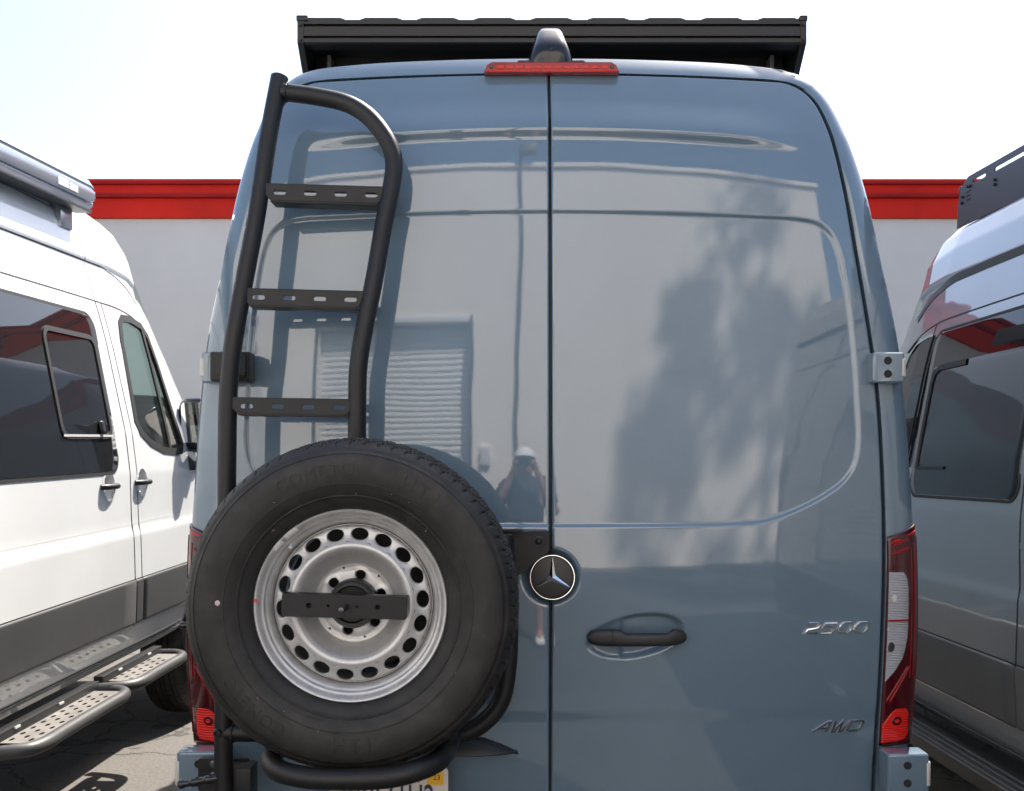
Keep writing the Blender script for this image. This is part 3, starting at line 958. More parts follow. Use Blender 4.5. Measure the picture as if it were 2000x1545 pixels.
# rungs: folded plates with slots
def rung(xa, xb, zta, ztb, hgt):
    (xa, ry, zta), (xb, _, ztb) = lean((xa, LY, zta)), lean((xb, LY, ztb))
    L = xb - xa
    rot = math.atan2(ztb - zta, L)
    M = Matrix.Translation((xa, ry - .014, zta)) @ Matrix.Rotation(-rot, 4, 'Y') @ XZ
    ch = .020
    outer = [(0, 0), (0, -hgt + ch), (ch, -hgt), (L - ch, -hgt), (L, -hgt + ch), (L, 0)]
    sl_ = [slot(L * f, -hgt * .50, .0105, .0058) for f in (.135, .385, .635, .885)]
    r = plate("rung", outer[::-1], sl_, .004, M_POWDER, lad, M, .0008)
    box("rung_tread", (0, -.002, -.001), (L, .070, .003), M_POWDER, r, .0012, M=Matrix.Translation((xa, ry - .014, zta)) @ Matrix.Rotation(-rot, 4, 'Y'))
    box("rung_lip", (ch, -.001, -hgt - .004), (L - ch, .060, -hgt + .001), M_POWDER, r, .001, M=Matrix.Translation((xa, ry - .014, zta)) @ Matrix.Rotation(-rot, 4, 'Y'))
rung(-.738, -.426, 2.207, 2.198, .042)
rung(-.792, -.479, 1.939, 1.931, .041)
rung(-.823, -.508, 1.660, 1.655, .0395)
# hinge bracket (middle) and lower bracket
mb = box("hinge_bracket", (-.905, -.002, 1.712), (-.800, .060, 1.790), M_POWDER, lad, .006, 3)
box("bracket_spacer", (-.868, LY + .012, 1.722), (-.806, .01, 1.780), M_POWDER, mb, .004)
for z in (1.735, 1.768):
    lathe("bolt", [(.0005, -.010), (.006, -.010), (.0065, -.006), (.0095, -.005), (.0095, .001)], M_BLACKPL, mb, (-.872, -.003, z), segs=18)
lb = plate("lower_bracket", rrect(-.934, .625, -.800, .712, .006), [], .006, M_POWDER, lad, Matrix.Translation((0, -.004, 0)) @ XZ, .001)
box("bracket_spacer", (-.862, LY + .01, .61), (-.778, .0, .706), M_POWDER, lb, .003)
for z in (.698, .668):
    lathe("bolt", [(.0005, -.010), (.0055, -.010), (.006, -.006), (.0092, -.005), (.0092, .001)], M_STEEL, lb, (-.893, -.007, z), segs=18)
lathe("pin_boss", [(.0005, -.003), (.005, -.003), (.006, -.008), (.0095, -.008), (.0115, -.002), (.012, .008)], M_POWDER, lad, (-.853, LY - TR + .002, .807), segs=20)
def threaded(name, a, b, r):
    a = np.array(a, float); b = np.array(b, float); n = 25
    P = [a + (b - a) * t for t in np.linspace(0, 1, n)]
    rad = [r * (1.0 if (k // 4) % 2 == 0 else .8) for k in range(n)]
    rad[0] *= .6
    return tube(name, P, rad, M_GLOSSBLK, lad, raw=True, segs=16)
threaded("pivot_pin", (-.955, -.105, .674), (-.850, LY - .012, .690), .0115)
threaded("rest_pin", (-.962, -.075, 1.076), (-.84, -.075, 1.076), .0095)
# gusset plate near the emblem
gp = plate("gusset_plate", [(-.24, 1.310), (-.006, 1.315), (-.004, 1.312), (-.004, 1.262), (-.042, 1.235), (-.070, 1.205), (-.105, 1.195), (-.24, 1.10)], [], .005, M_POWDER, lad, Matrix.Translation((0, -.018, 0)) @ XZ, .001)
plate("gusset_flange", rrect(-.24, 1.314, -.075, 1.320, .002), [], .03, M_POWDER, gp, Matrix.Translation((0, -.030, 0)) @ XZ, .0005)
lathe("bolt", [(.0005, -.008), (.0045, -.008), (.0055, -.010), (.0075, -.008), (.008, -.003), (.0115, -.002), (.0118, .002)], M_BLACKPL, gp, (-.032, -.021, 1.290), segs=20)
# wheel mount behind the spare
mp = plate("wheel_mount", rrect(-.56, .98, -.12, 1.32, .02), [], .01, M_POWDER, lad, Matrix.Translation((0, LY + .0, 0)) @ XZ, .001)
lathe("spindle", [(.0005, -.22), (.035, -.22), (.04, -.215), (.04, .0)], M_POWDER, mp, (-.474, LY - .005, 1.165), segs=28)

lathe("dark_backing", [(.0005, -.0), (.180, -.0), (.183, .004), (.183, .012), (.0005, .012)], M_POWDER, mp, (-.473, -.192, 1.168), segs=48)  # added disc: its black stands in for shade behind the wheel's holes

# ------------------------------------------------------------------ wheels
def tyre_mesh(segs=864, lugs=72):
    # half profile (r, h): h = 0 outer flange plane, mirrored about h = .0825
    side_ = [(.2180, .012), (.2215, .000), (.2260, -.0075), (.2330, -.013), (.2440, -.0205), (.2520, -.0245), (.2528, -.0262), (.2545, -.0262), (.2553, -.0250), (.2640, -.0300),
             (.2760, -.0355), (.2800, -.0368), (.2806, -.0382), (.2830, -.0384), (.2836, -.0372), (.2960, -.0400), (.3080, -.0412), (.3200, -.0411), (.3320, -.0395), (.3420, -.0367),
             (.3480, -.0340), (.3486, -.0352), (.3512, -.0338), (.3516, -.0322), (.3580, -.0272), (.3600, -.0268), (.3625, -.0248), (.3655, -.0215), (.3690, -.0170), (.3725, -.0115),
             (.3755, -.0055), (.3780, .0010), (.3797, .0075), (.3810, .0140), (.3822, .0205), (.3832, .0270), (.3840, .0330)]
    groove = [(.3842, .0345), (.3765, .0360), (.3765, .0430), (.3850, .0445), (.3862, .0560), (.3867, .0665), (.3867, .0675), (.379, .069), (.379, .075), (.3870, .0765), (.3872, .0825)]
    h = side_ + groove
    full = h + [(r, .165 - z) for r, z in h[::-1][1:]]
    r = np.array([p[0] for p in full]); hh = np.array([p[1] for p in full])
    th = np.linspace(0, 2 * math.pi, segs, endpoint=False)
    Rr = np.repeat(r[:, None], segs, 1); Hh = np.repeat(hh[:, None], segs, 1)
    # shoulder blocks: S-shaped cross grooves and thin sipes, only on the shoulder/tread part
    t_sh = sstep(.3640, .3700, r)[:, None]
    hc = np.minimum(hh, .165 - hh)[:, None]
    ph = (th[None, :] * lugs / (2 * math.pi)) + .55 * np.tanh((hc - .006) / .010) * np.where(hh[:, None] < .0825, 1, -1)
    fr = np.abs((ph % 1.0) - .5)
    cut = 1 - sstep(.025, .06, fr)
    fr2 = np.abs(((ph * 4) % 1.0) - .5)
    sip = (1 - sstep(.05, .16, fr2)) * sstep(.3745, .3765, r)[:, None]
    depth = t_sh * (.0075 * cut + .0018 * sip)
    ctr = (r[:, None] * 0 + .355); ctrh = .0825
    # push inwards towards the casing
    nr = Rr - ctr; nh = np.where(hc < .03, Hh - ctrh, 0) * .55
    ln = np.hypot(nr, nh) + 1e-9
    Rr = Rr - depth * np.abs(nr) / ln - depth * .3 * (hc > .01); Hh = Hh - depth * nh / ln
    P = np.stack([Rr * np.cos(th), Hh, Rr * np.sin(th)], -1)
    me = grid_mesh_data("tyre", P, wrap_v=True)
    finish(me, M_RUBBER, True, 48)
    return me

def rim_mesh():
    """outer barrel + pierced disc, facing -y, flange plane at y = 0"""
    bm = bmesh.new()
    def ring_grid(prof, segs=180):
        rows = []
        for r, h in prof:
            rows.append([bm.verts.new((r * math.cos(a), h, r * math.sin(a))) for a in np.linspace(0, 2 * math.pi, segs, endpoint=False)])
        for a, b in zip(rows[:-1], rows[1:]):
            for i in range(segs):
                j = (i + 1) % segs
                bm.faces.new((a[i], b[i], b[j], a[j]))
    ring_grid([(.2190, .012), (.2218, .006), (.2222, .001), (.2212, -.0025), (.2190, -.0040), (.2160, -.0030), (.2130, .0005), (.2100, .0070), (.2080, .0110), (.2052, .0128),
               (.2030, .0134), (.2012, .0155), (.2000, .0200), (.1985, .0218), (.1960, .0225), (.1925, .0265), (.1895, .0340), (.1872, .0440), (.1862, .0500), (.1855, .085), (.1850, .165)])
    nseg = 18
    def disc_y(r):
        return np.interp(r, [.028, .083, .0865, .092, .101, .112, .122, .129, .135, .1405, .147, .155, .1635, .172, .1785, .1815, .1835],
                         [.056, .056, .0575, .056, .048, .0345, .0225, .0165, .0140, .0150, .0200, .0255, .0290, .0310, .0340, .0395, .047])
    ring_grid([(r, float(disc_y(r))) for r in np.concatenate([np.linspace(.0865, .1455, 36)])])
    ring_grid([(r, float(disc_y(r))) for r in np.linspace(.1815, .1848, 4)])
    # pierced ring between .1455 and .1815
    N = 36; ra, rb = .1455, .1815; rc = .1635; ea, eb = .0195, .0138
    for s in range(nseg):
        t0 = 2 * math.pi * s / nseg + math.radians(4); half_t = math.pi / nseg
        rings = []
        wz = half_t * rc; hz = (rb - ra) / 2
        for lev in (0, .16, .45, .75, 1.0):
            ring = []
            for k in range(N):
                a = 2 * math.pi * k / N
                c, s_ = math.cos(a), math.sin(a)
                ex, ez = ea * c, eb * s_
                sc = min(wz / abs(c) if abs(c) > 1e-6 else 1e9, hz / abs(s_) if abs(s_) > 1e-6 else 1e9)
                bx, bz = c * sc, s_ * sc
                x = ex + (bx - ex) * lev; z = ez + (bz - ez) * lev
                r = rc + z; th = t0 + x / rc
                lip = .0026 * math.exp(-((lev) / .12) ** 2)
                ring.append(bm.verts.new((r * math.cos(th), float(disc_y(r)) + lip, r * math.sin(th))))
            rings.append(ring)
        inner = [bm.verts.new((v.co.x * 1.0, v.co.y + .007, v.co.z)) for v in rings[0]]
        rings = [inner] + rings
        for a, b in zip(rings[:-1], rings[1:]):
            for i in range(N):
                j = (i + 1) % N
                bm.faces.new((a[i], a[j], b[j], b[i]))
    # hub face with six lug holes: polar sectors around each hole
    M_ = 32; h0, h1 = .034, .0865; hr = .0655; hw = math.pi / 6
    for s in range(6):
        t0 = 2 * math.pi * s / 6 + math.radians(17)
        rings = []
        for lev, y in ((0, .0062), (.0, .0012), (.10, -.0016), (.20, -.0002), (.45, 0), (.75, 0), (1, 0)):
            ring = []
            for k in range(M_):
                a = 2 * math.pi * k / M_; c, s_ = math.cos(a), math.sin(a)
                wz = hw * hr
                up, dn = h1 - hr, hr - h0
                sc = min(wz / abs(c) if abs(c) > 1e-6 else 1e9, (up if s_ > 0 else dn) / abs(s_) if abs(s_) > 1e-6 else 1e9)
                x = .0115 * c + (c * sc - .0115 * c) * lev; z = .0115 * s_ + (s_ * sc - .0115 * s_) * lev
                r = hr + z; th = t0 + x / hr
                # shallow stamped web between the lugs
                st = .0018 * float(sstep(.3, .5, abs(x) / wz)) * float(sstep(.073, .076, r)) * (1 - float(sstep(.084, .0865, r)))
                ring.append(bm.verts.new((r * math.cos(th), .0575 + y + st, r * math.sin(th))))
            rings.append(ring)
        for a, b in zip(rings[:-1], rings[1:]):
            for i in range(M_):
                j = (i + 1) % M_
                bm.faces.new((a[i], a[j], b[j], b[i]))
    bmesh.ops.remove_doubles(bm, verts=bm.verts, dist=.0004)
    bmesh.ops.recalc_face_normals(bm, faces=bm.faces)
    me = bpy.data.meshes.new("rim"); bm.to_mesh(me); bm.free()
    finish(me, M_WHEEL, True, 42)
    return me

TYRE = tyre_mesh(); RIM = rim_mesh()
WC = Vector((-.473, -.365, 1.168))
sp = thing("spare_wheel", WC, "spare tyre on a silver steel wheel with round holes, held by a black bar", "spare wheel")
def place(me, name, parent, M):
    o = bpy.data.objects.new(name, me); COL.objects.link(o); o.parent = parent
    o.matrix_parent_inverse = Matrix.Translation(-parent.location) if parent.type == 'EMPTY' else Matrix()
    o.matrix_basis = M
    return o
ty = place(TYRE, "tyre", sp, Matrix.Translation(WC))
rimo = place(RIM, "rim", sp, Matrix.Translation(WC))
# raised sidewall lettering
def side_text(body, r0, size, centre_deg, depth, flip=False, spacing=1.1):
    me = text_mesh("sidewall_lettering", body, size, depth, spacing=spacing)
    bm = bmesh.new(); bm.from_mesh(me)
    bmesh.ops.subdivide_edges(bm, edges=[e for e in bm.edges if e.calc_length() > size * .25], cuts=2)
    for v in bm.verts:
        a = math.radians(centre_deg) + (-v.co.x / r0 if not flip else v.co.x / r0)
        r = r0 + (v.co.y if not flip else -v.co.y)
        h = np.interp(r, [.2528, .264, .276, .296, .308, .320, .332, .342, .35], [-.0262, -.0300, -.0355, -.0400, -.0412, -.0411, -.0395, -.0367, -.033])
        v.co = Vector((WC.x + r * math.cos(a), WC.y + h - .0002 - (v.co.z + depth) * .5, WC.z + r * math.sin(a)))
    bm.to_mesh(me); bm.free()
    finish(me, M_RUBBER, True, 30)
    put(bpy.data.objects.new("sidewall_lettering", me), ty)
side_text("COMETO", .312, .040, 104, .0017, spacing=1.15)
side_text("HT1", .312, .046, 58, .0017, spacing=1.3)
side_text("COMETO", .312, .040, 226, .0017, spacing=1.15)
side_text("HT1", .312, .046, 272, .0017, flip=True, spacing=1.3)
side_text("LT245/75R16 120/116S", .259, .0085, 128, .0008)
side_text("TUBELESS RADIAL STEEL BELTED", .259, .0065, 62, .0008)
side_text("LOAD RANGE E M+S", .262, .0085, 250, .0008, flip=True)
# moulding vent hairs, dots, weight, valve
for k in range(46):
    a = NPR.uniform(0, 2 * math.pi); r = NPR.uniform(.24, .29)
    h = float(np.interp(r, [.2330, .244, .264, .276, .296], [-.013, -.0205, -.030, -.0355, -.040]))
    p = np.array((WC.x + r * math.cos(a), WC.y + h, WC.z + r * math.sin(a)))
    q = p + np.array((NPR.normal() * .003, -.004 - .004 * NPR.random(), NPR.normal() * .003))
    tube("rubber_hair", [p, (p + q) / 2 + NPR.normal(size=3) * .0008, q], .0004, M_RUBBER if k % 4 else M_PINK, ty, n=2, segs=5)
lathe("paint_dot", [(.0003, -.0008), (.0055, -.0008), (.0062, .0005)], M_PINK, ty, (WC.x - .2925, WC.y - .0398, WC.z + .012), segs=20)
lathe("paint_dot", [(.0003, -.0006), (.0036, -.0006), (.0042, .0006)], M_REDDOT, rimo, (WC.x - .2160, WC.y - .0037, WC.z + .012), segs=20)
for a0, a1 in ((124.0, 133.5), (136.0, 143.5)):
    rows = []
    for a in np.radians(np.linspace(a0, a1, 10)):
        rows.append([(WC.x + r * math.cos(a), WC.y + h, WC.z + r * math.sin(a)) for r, h in ((.2095, .006), (.2085, .000), (.2125, -.0045), (.2160, -.0065), (.2195, -.0070), (.2215, -.0035))])
    grid("wheel_weight", skirt(np.array(rows), (0, .003, 0)), M_LEAD, rimo, angle=40, flip=True)
va = math.radians(135)
vb = np.array((WC.x + .1960 * math.cos(va), WC.y + .024, WC.z + .1960 * math.sin(va)))
tube("valve_stem", [vb, vb + np.array((.002, -.012, -.002)), vb + np.array((.004, -.034, -.004))], [.0055] * 6 + [.0045] * 4 + [.004] * 7, M_LEAD, rimo, n=8, segs=14)
# clamp: dark hub disc, ring, bar, stud
cl = lathe("clamp_disc", [(.0005, .028), (.030, .028), (.040, .026), (.044, .020), (.050, .020), (.055, .026), (.057, .034), (.0575, .056)], M_BLACKPL, sp, (WC.x, WC.y, WC.z), segs=56)
barM = Matrix.Translation((WC.x - .010, WC.y - .020, WC.z + .000)) @ Matrix.Rotation(math.radians(1.6), 4, 'Y') @ XZ
bar = plate("clamp_bar", rrect(-.142, -.0245, .142, .0275, .007), [ellipse(x, .002, r, r, 20) for x, r in ((-.080, .0056), (.076, .0056), (-.036, .0030), (.030, .0030))], .008, M_POWDER, sp, barM, .0012)
box("bar_flange", (-.142, -.030, .0245), (.142, .004, .0275), M_POWDER, bar, .001, M=Matrix.Translation((WC.x - .010, WC.y + .006, WC.z)) @ Matrix.Rotation(math.radians(1.6), 4, 'Y'))
box("clamp_core", (WC.x - .03, WC.y - .016, WC.z - .02), (WC.x + .03, WC.y + .03, WC.z + .02), M_BLACKPL, cl, .002)
box("bar_backing", (-.095, -.012, -.012), (.095, -.0115, .014), M_HOLE, bar, 0, M=Matrix.Translation((WC.x - .010, WC.y, WC.z)))
st = np.array((WC.x - .006, WC.y - .022, WC.z + .002))
tube("stud", [st + np.array((0, .02, 0)), st, st + np.array((-.004, -.045, -.003))], .0068, M_STEEL, sp, n=10, segs=18)
for k, (ang, tx) in enumerate(((97, "TACOMA3"), (50, "E32H"), (232, "LA20 6.5"), (285, "2020 4079"))):
    me = text_mesh("rim_stamp", tx, .0085, .0004)
    bm = bmesh.new(); bm.from_mesh(me)
    for v in bm.verts:
        a = math.radians(ang) - v.co.x / .0775; r = .0775 + v.co.y
        v.co = Vector((WC.x + r * math.cos(a), WC.y + .0568 - v.co.z, WC.z + r * math.sin(a)))
    bm.to_mesh(me); bm.free(); finish(me, M_LEAD, True, 30)
    put(bpy.data.objects.new("rim_stamp", me), rimo)

def road_wheels(van_e, xc, ys, hw, rad_scale=1.0):
    for y in ys:
        for s in (-1, 1):
            M = Matrix.Translation((xc + s * hw, y, .386 * rad_scale)) @ Matrix.Rotation(math.radians(90 * s), 4, 'Z') @ Matrix.Scale(rad_scale, 4)
            w = place(TYRE_LO, "wheel", van_e, M)
            w2 = bpy.data.objects.new("rim", RIM_LO); COL.objects.link(w2); w2.parent = w
TYRE_LO = tyre_mesh(360, 60); RIM_LO = RIM
road_wheels(van, 0, (1.15, 4.85), .96)
# side details of the slate-blue van, seen mirrored in the neighbours
def vside(z, off=0.0): return float(np.interp(z, O_[:13, 1], O_[:13, 0])) + off
for sg in (1, -1):
    for nm, y0, y1, z0, z1, m in (("door_window", 3.75, 4.5, 1.50, 2.10, M_GLASSDARK), ("cladding_panel", 1.75, 4.3, .52, .74, M_CLAD)):
        P = np.array([[(sg * (vside(z, .006) - (.018 if sg < 0 else 0)), y, z) for z in np.linspace(z0, z1, 12)] for y in np.linspace(y0, y1, 6)])
        grid(nm, skirt(P, (-sg * .02, 0, 0)), m, van, flip=(sg < 0))
    for y in (1.75, 3.55):
        P = np.array([[(sg * (vside(z, .0012) - (.018 if sg < 0 else 0)), y + dy, z) for z in np.linspace(.5, 2.3, 30)] for dy in (0, .008)])
        grid("panel_gap", P, M_SEAL, van, flip=(sg < 0))
secs = []
for t, sc in ((0, .6), (.08, .95), (.7, 1.0), (1.0, .6)):
    secs.append([(1.20 + .115 * sc * math.copysign(abs(math.cos(a)) ** .45, math.cos(a)), 4.45 + .10 * t, 1.68 + .18 * sc * math.copysign(abs(math.sin(a)) ** .45, math.sin(a))) for a in np.linspace(0, 2 * math.pi, 28, endpoint=False)])
wm = grid("wing_mirror", np.array(secs), M_GLOSSBLK, van, wrap_v=True, angle=60)
box("mirror_arm", (.93, 4.47, 1.49), (1.2, 4.54, 1.56), M_BLACKPL, wm, .01)
box("mirror_glass", (1.10, 4.444, 1.55), (1.30, 4.452, 1.82), M_CHROME, wm, .002)

# ------------------------------------------------------------------ roof rack of the slate-blue van
rk = thing("roof_rack", (0.015, .30, 2.70), "black aluminium roof rack on top of the slate blue van", "roof rack")
RY = .30; rx0, rx1 = -.737, .767; rz1 = 2.803
# end beam with two slots along it
bp = [(0, rz1), (0, rz1 - .012), (.010, rz1 - .014), (.010, rz1 - .019), (0, rz1 - .021), (0, rz1 - .047), (.010, rz1 - .049), (.010, rz1 - .053), (0, rz1 - .055), (0, rz1 - .066), (.006, rz1 - .070), (.05, rz1 - .070), (.05, rz1 - .004), (.006, rz1 + .001)]
P = np.array([[(x, RY + dy, z) for dy, z in bp] for x in (rx0 + .008, rx1 - .008)])
grid("end_beam", P, M_RACK, rk, wrap_v=True, smooth=False)
for sx, x in ((-1, rx0), (1, rx1)):
    poly = [(RY - .002, rz1 + .004), (RY - .002, 2.735), (RY + .10, 2.648), (RY + .20, 2.648), (RY + .26, 2.70), (3.6, 2.70), (3.6, rz1 + .004)]
    xa, xb = (x, x + .018) if sx < 0 else (x - .018, x)
    V = [(xa, a, b) for a, b in poly] + [(xb, a, b) for a, b in poly]
    n = len(poly)
    F = [tuple(range(n)), tuple(range(2 * n - 1, n - 1, -1))] + [(i + n, (i + 1) % n + n, (i + 1) % n, i) for i in range(n)]
    sr = mesh("side_rail", V, F, M_RACK, rk, smooth=False)
    box("rail_cap", (xa - .003, RY - .006, rz1 - .004), (xb + .010 * (sx < 0) + .003, RY + .06, rz1 + .012), M_RACK, sr, .004)
    for z in (2.72 + .025, 2.79):
        lathe("bolt", [(.0005, -.004), (.005, -.004), (.006, .0)], M_RACK, sr, (xa + .009, RY - .003, z - .002), segs=12)
    mt = box("mount_foot", (x - sx * .075 - .006, RY + .10, 2.63), (x - sx * .075 + .006, RY + .20, 2.74), M_CLAD, rk, .002)
for i in range(9):
    xc_ = -.66 + i * .1685 + .0
    prof_ = [(-.072, -.010), (-.060, .0), (-.046, .0045), (.046, .0045), (.060, .0), (.072, -.010)]
    P = np.array([[(xc_ + a, y, rz1 + b + .007) for a, b in prof_] for y in (RY + .012, 3.55)])
    pk = grid("plank", skirt(P, (0, 0, -.012)), M_RACK, rk, smooth=False)
    lathe("bolt", [(.0005, .006), (.004, .005), (.0055, .0)], M_RACK, pk, (xc_, RY + .035, rz1 + .004), axis='z', segs=12)
for y in (.48, 1.2, 1.9, 2.6, 3.3):
    box("cross_bar", (rx0 + .018, y, 2.705), (rx1 - .018, y + .05, 2.765), M_RACK, rk, .003)
box("under_tray", (rx0 + .03, RY + .15, 2.640), (rx1 - .03, RY + .18, 2.76), M_RACK, rk, .002)
box("under_tray", (rx0 + .03, RY + .055, 2.752), (rx1 - .03, RY + .30, 2.757), M_RACK, rk, .001)

# ------------------------------------------------------------------ neighbouring vans
_uz = np.array([.41, .46, .56, .76, 1.00, 1.04, 1.08, 1.30, 1.50, 1.90, 2.06, 2.11, 2.125, 2.30, 2.32, 2.45, 2.54, 2.60, 2.635, 2.655, 2.67])
_uu = np.array([-.075, -.035, -.008, 0.0, -.002, -.010, -.012, -.016, -.035, -.110, -.145, -.157, -.161, -.203, -.194, -.228, -.272, -.335, -.45, -.66, -1.0])
ZB = 1.2
def van_fac(y): return np.interp(y, [2.35, 2.55, 2.68, 2.80, 2.95, 3.15, 3.60, 3.75, 4.2, 4.45], [1, .985, .94, .86, .74, .60, .30, .24, .16, .05])
def van_narrow(y): return .30 * np.clip((y - 2.9) / 1.5, 0, 1) ** 2
def van_u(y, z):
    zb = np.where(z > ZB, ZB + (z - ZB) / van_fac(y), z)
    return np.interp(zb, _uz, _uu) - van_narrow(y)

class SideVan:
    def __init__(self, name, label, X0, sx, dy, dz, paint, y_rear=-2.3):
        self.X0, self.sx, self.dy, self.dz, self.paint = X0, sx, dy, dz, paint
        self.e = thing(name, (X0 - sx * 1.0, 1.0 + dy, 0), label, "van", "vans parked on either side")
        self.y_rear = y_rear
    def pt(self, y, z, off=0.0):
        u = float(van_u(y, z)) + off
        return np.array((self.X0 + self.sx * u, y + self.dy, z + self.dz))
    def body(self, holes):
        ys = np.concatenate([np.linspace(self.y_rear, 2.2, 200), np.linspace(2.21, 3.2, 70), np.linspace(3.24, 4.45, 30)])
        s = np.linspace(0, 1, 240)
        arc = np.concatenate([[0], np.cumsum(np.hypot(np.diff(_uz), np.diff(_uu)))]); arc /= arc[-1]
        zb = np.interp(s, arc, _uz); ub = np.interp(s, arc, _uu)
        P = np.zeros((len(ys), len(s), 3))
        for i, y in enumerate(ys):
            f = van_fac(y)
            z = np.where(zb > ZB, ZB + (zb - ZB) * f, zb)
            u = ub - van_narrow(y) * (1 + ub)
            P[i, :, 0] = self.X0 + self.sx * u; P[i, :, 1] = y + self.dy; P[i, :, 2] = z + self.dz
        cy = (P[:-1, :-1, 1] + P[1:, 1:, 1]) / 2 - self.dy; cz = (P[:-1, :-1, 2] + P[1:, 1:, 2]) / 2 - self.dz
        mask = np.ones(cy.shape, bool)
        far_mask = np.ones(cy.shape, bool)
        for poly, both in holes:
            poly = np.array(poly)
            ins = np.zeros(cy.shape, bool)
            for a, b in zip(poly, np.roll(poly, -1, 0)):
                c = ((a[1] > cz) != (b[1] > cz))
                with np.errstate(divide='ignore', invalid='ignore'):
                    xi = (b[0] - a[0]) * (cz - a[1]) / (b[1] - a[1]) + a[0]
                ins ^= c & (cy < xi)
            mask &= ~ins
            if both: far_mask &= ~ins
        # windscreen opening
        ub_c = (ub[1:] + ub[:-1]) / 2
        ws = (cy > 2.62) & (cy < 3.50) & (ub_c[None, :] < -.19) & (cz < 2.42)
        mask &= ~ws; far_mask &= ~ws
        self.shell = grid("body", P, self.paint, self.e, flip=(self.sx > 0), mask=mask)
        Q = P.copy(); Q[..., 0] = 2 * (self.X0 - self.sx) - Q[..., 0]
        grid("body", Q, self.paint, self.e, flip=(self.sx < 0), mask=far_mask)
        # rear panel, nose, floor, windscreen
        for k, nm in ((0, "rear_panel"), (-1, "nose_panel")):
            loop = np.vstack([P[k], Q[k][::-1]])
            c = loop.mean(0)
            mesh(nm, np.vstack([loop, [c]]), [(i, (i + 1) % len(loop), len(loop)) for i in range(len(loop))], self.paint, self.e)
        xa, xb = sorted((self.X0 - self.sx * .08, self.X0 - self.sx * 1.92))
        box("floor_pan", (xa, self.y_rear + self.dy + .02, .42 + self.dz), (xb, 4.3 + self.dy, .50 + self.dz), M_SEAL, self.e, 0)
        W = []
        for y in np.linspace(2.58, 3.54, 20):
            f = van_fac(y)
            row = []
            for t in np.linspace(0, 1, 17):
                ubv = np.interp(t, [0, .5, 1], [-.18, -1.0, -1.82])
                um = ubv if ubv >= -1 else -2 - ubv
                zbv = np.interp(um, _uu[::-1], _uz[::-1])
                z = ZB + (zbv - ZB) * f
                u = um - van_narrow(y) * (1 + um)
                u = u if ubv >= -1 else -2 - u
                row.append((self.X0 + self.sx * u, y + self.dy, z + self.dz - .004))
            W.append(row)
        grid("windscreen", np.array(W), M_GLASS, self.e)
    def patch(self, name, poly, off, mat, rows=30, cols=14, parent=None, edge=.012):
        P = conv_patch(lambda s, z: self.pt(s, z, off), poly, rows, cols)
        P = skirt(P, (-self.sx * edge, 0, 0))
        return grid(name, P, mat, parent or self.e, flip=(self.sx > 0))
    def ribbon(self, name, path, width, off, mat, parent=None, closed=False, depth=.01, smooth_n=0):
        Q = catmull(path, smooth_n) if smooth_n else np.array(path, float)
        if closed: T = np.roll(Q, -1, 0) - np.roll(Q, 1, 0)
        else: T = np.gradient(Q, axis=0)
        T /= np.linalg.norm(T, axis=1)[:, None] + 1e-12
        N = np.stack([-T[:, 1], T[:, 0]], -1) * width / 2
        P = []
        for q, n in zip(Q, N):
            a, b = q - n, q + n
            P.append([self.pt(a[0], a[1], off - depth), self.pt(a[0], a[1], off), self.pt(b[0], b[1], off), self.pt(b[0], b[1], off - depth)])
        return grid(name, np.array(P), mat, parent or self.e, wrap_u=closed, angle=30)
    def handle(self, y, z):
        def bowl(s, zz):
            e = math.hypot((s - y) / .062, (zz - z) / .074)
            return self.pt(s, zz, .003 - .03 * (1 - float(sstep(.45, .95, e))) - .002 * float(sstep(.9, 1.1, e)))
        P = conv_patch(bowl, ellipse(y, z, .070, .083, 40), 30, 24)
        h = grid("handle_recess", P, self.paint, self.e, flip=(self.sx > 0))
        pts = [self.pt(y - .085, z + .002, -.002), self.pt(y - .06, z + .002, .016), self.pt(y, z + .002, .024), self.pt(y + .05, z + .002, .018), self.pt(y + .066, z + .002, -.002)]
        tube("door_handle", pts, .0135, M_BLACKPL, h, n=5, segs=14)
        lathe("key_lock", [(.0005, .0), (.009, .0), (.010, -.004)], M_CHROME, h, tuple(self.pt(y - .02, z - .045, -.012)), axis='x', segs=14)

def rr2(y0, z0, y1, z1, r): return rrect(y0, z0, y1, z1, r, 7)

# ---- white van on the left (its right side faces us)
LV = SideVan("parked_van", "white high-roof van with side steps, parked left of the slate blue van", -1.92, 1, 0.0, .14, M_WHITE)
front_win = [(2.275, 1.55), (2.31, 1.50), (2.42, 1.445), (2.58, 1.405), (2.74, 1.395), (2.84, 1.40), (2.865, 1.44), (2.80, 1.66), (2.73, 1.87), (2.665, 2.01), (2.60, 2.055), (2.46, 2.075), (2.36, 2.07), (2.32, 2.04), (2.295, 1.95)]
def shrink(poly, d):
    p = np.array(poly); c = p.mean(0); v = p - c
    L = np.linalg.norm(v, axis=1)[:, None]
    return (c + v * (1 - d / L)).tolist()
LV.body([(shrink(front_win, .002), True), (ellipse(1.905, 1.245, .05, .062, 24), False), (ellipse(2.275, 1.25, .05, .062, 24), False)])
win = LV.patch("side_window", rr2(.62, 1.315, 2.005, 2.035, .07), .004, M_GLASSDARK, 36, 30)
sf = LV.ribbon("sliding_pane_frame", rr2(1.50, 1.475, 1.965, 1.93, .05), .022, .010, M_SEAL, win, closed=True)
LV.ribbon("pane_channel", [(1.50, 1.478), (1.96, 1.478)], .010, .012, M_LEAD, win)
LV.patch("pane_latch", rr2(1.845, 1.49, 1.875, 1.545, .005), .022, M_BLACKPL, 6, 4, win)
LV.ribbon("window_seal", rr2(.612, 1.307, 2.013, 2.043, .075), .014, .003, M_SEAL, win, closed=True)
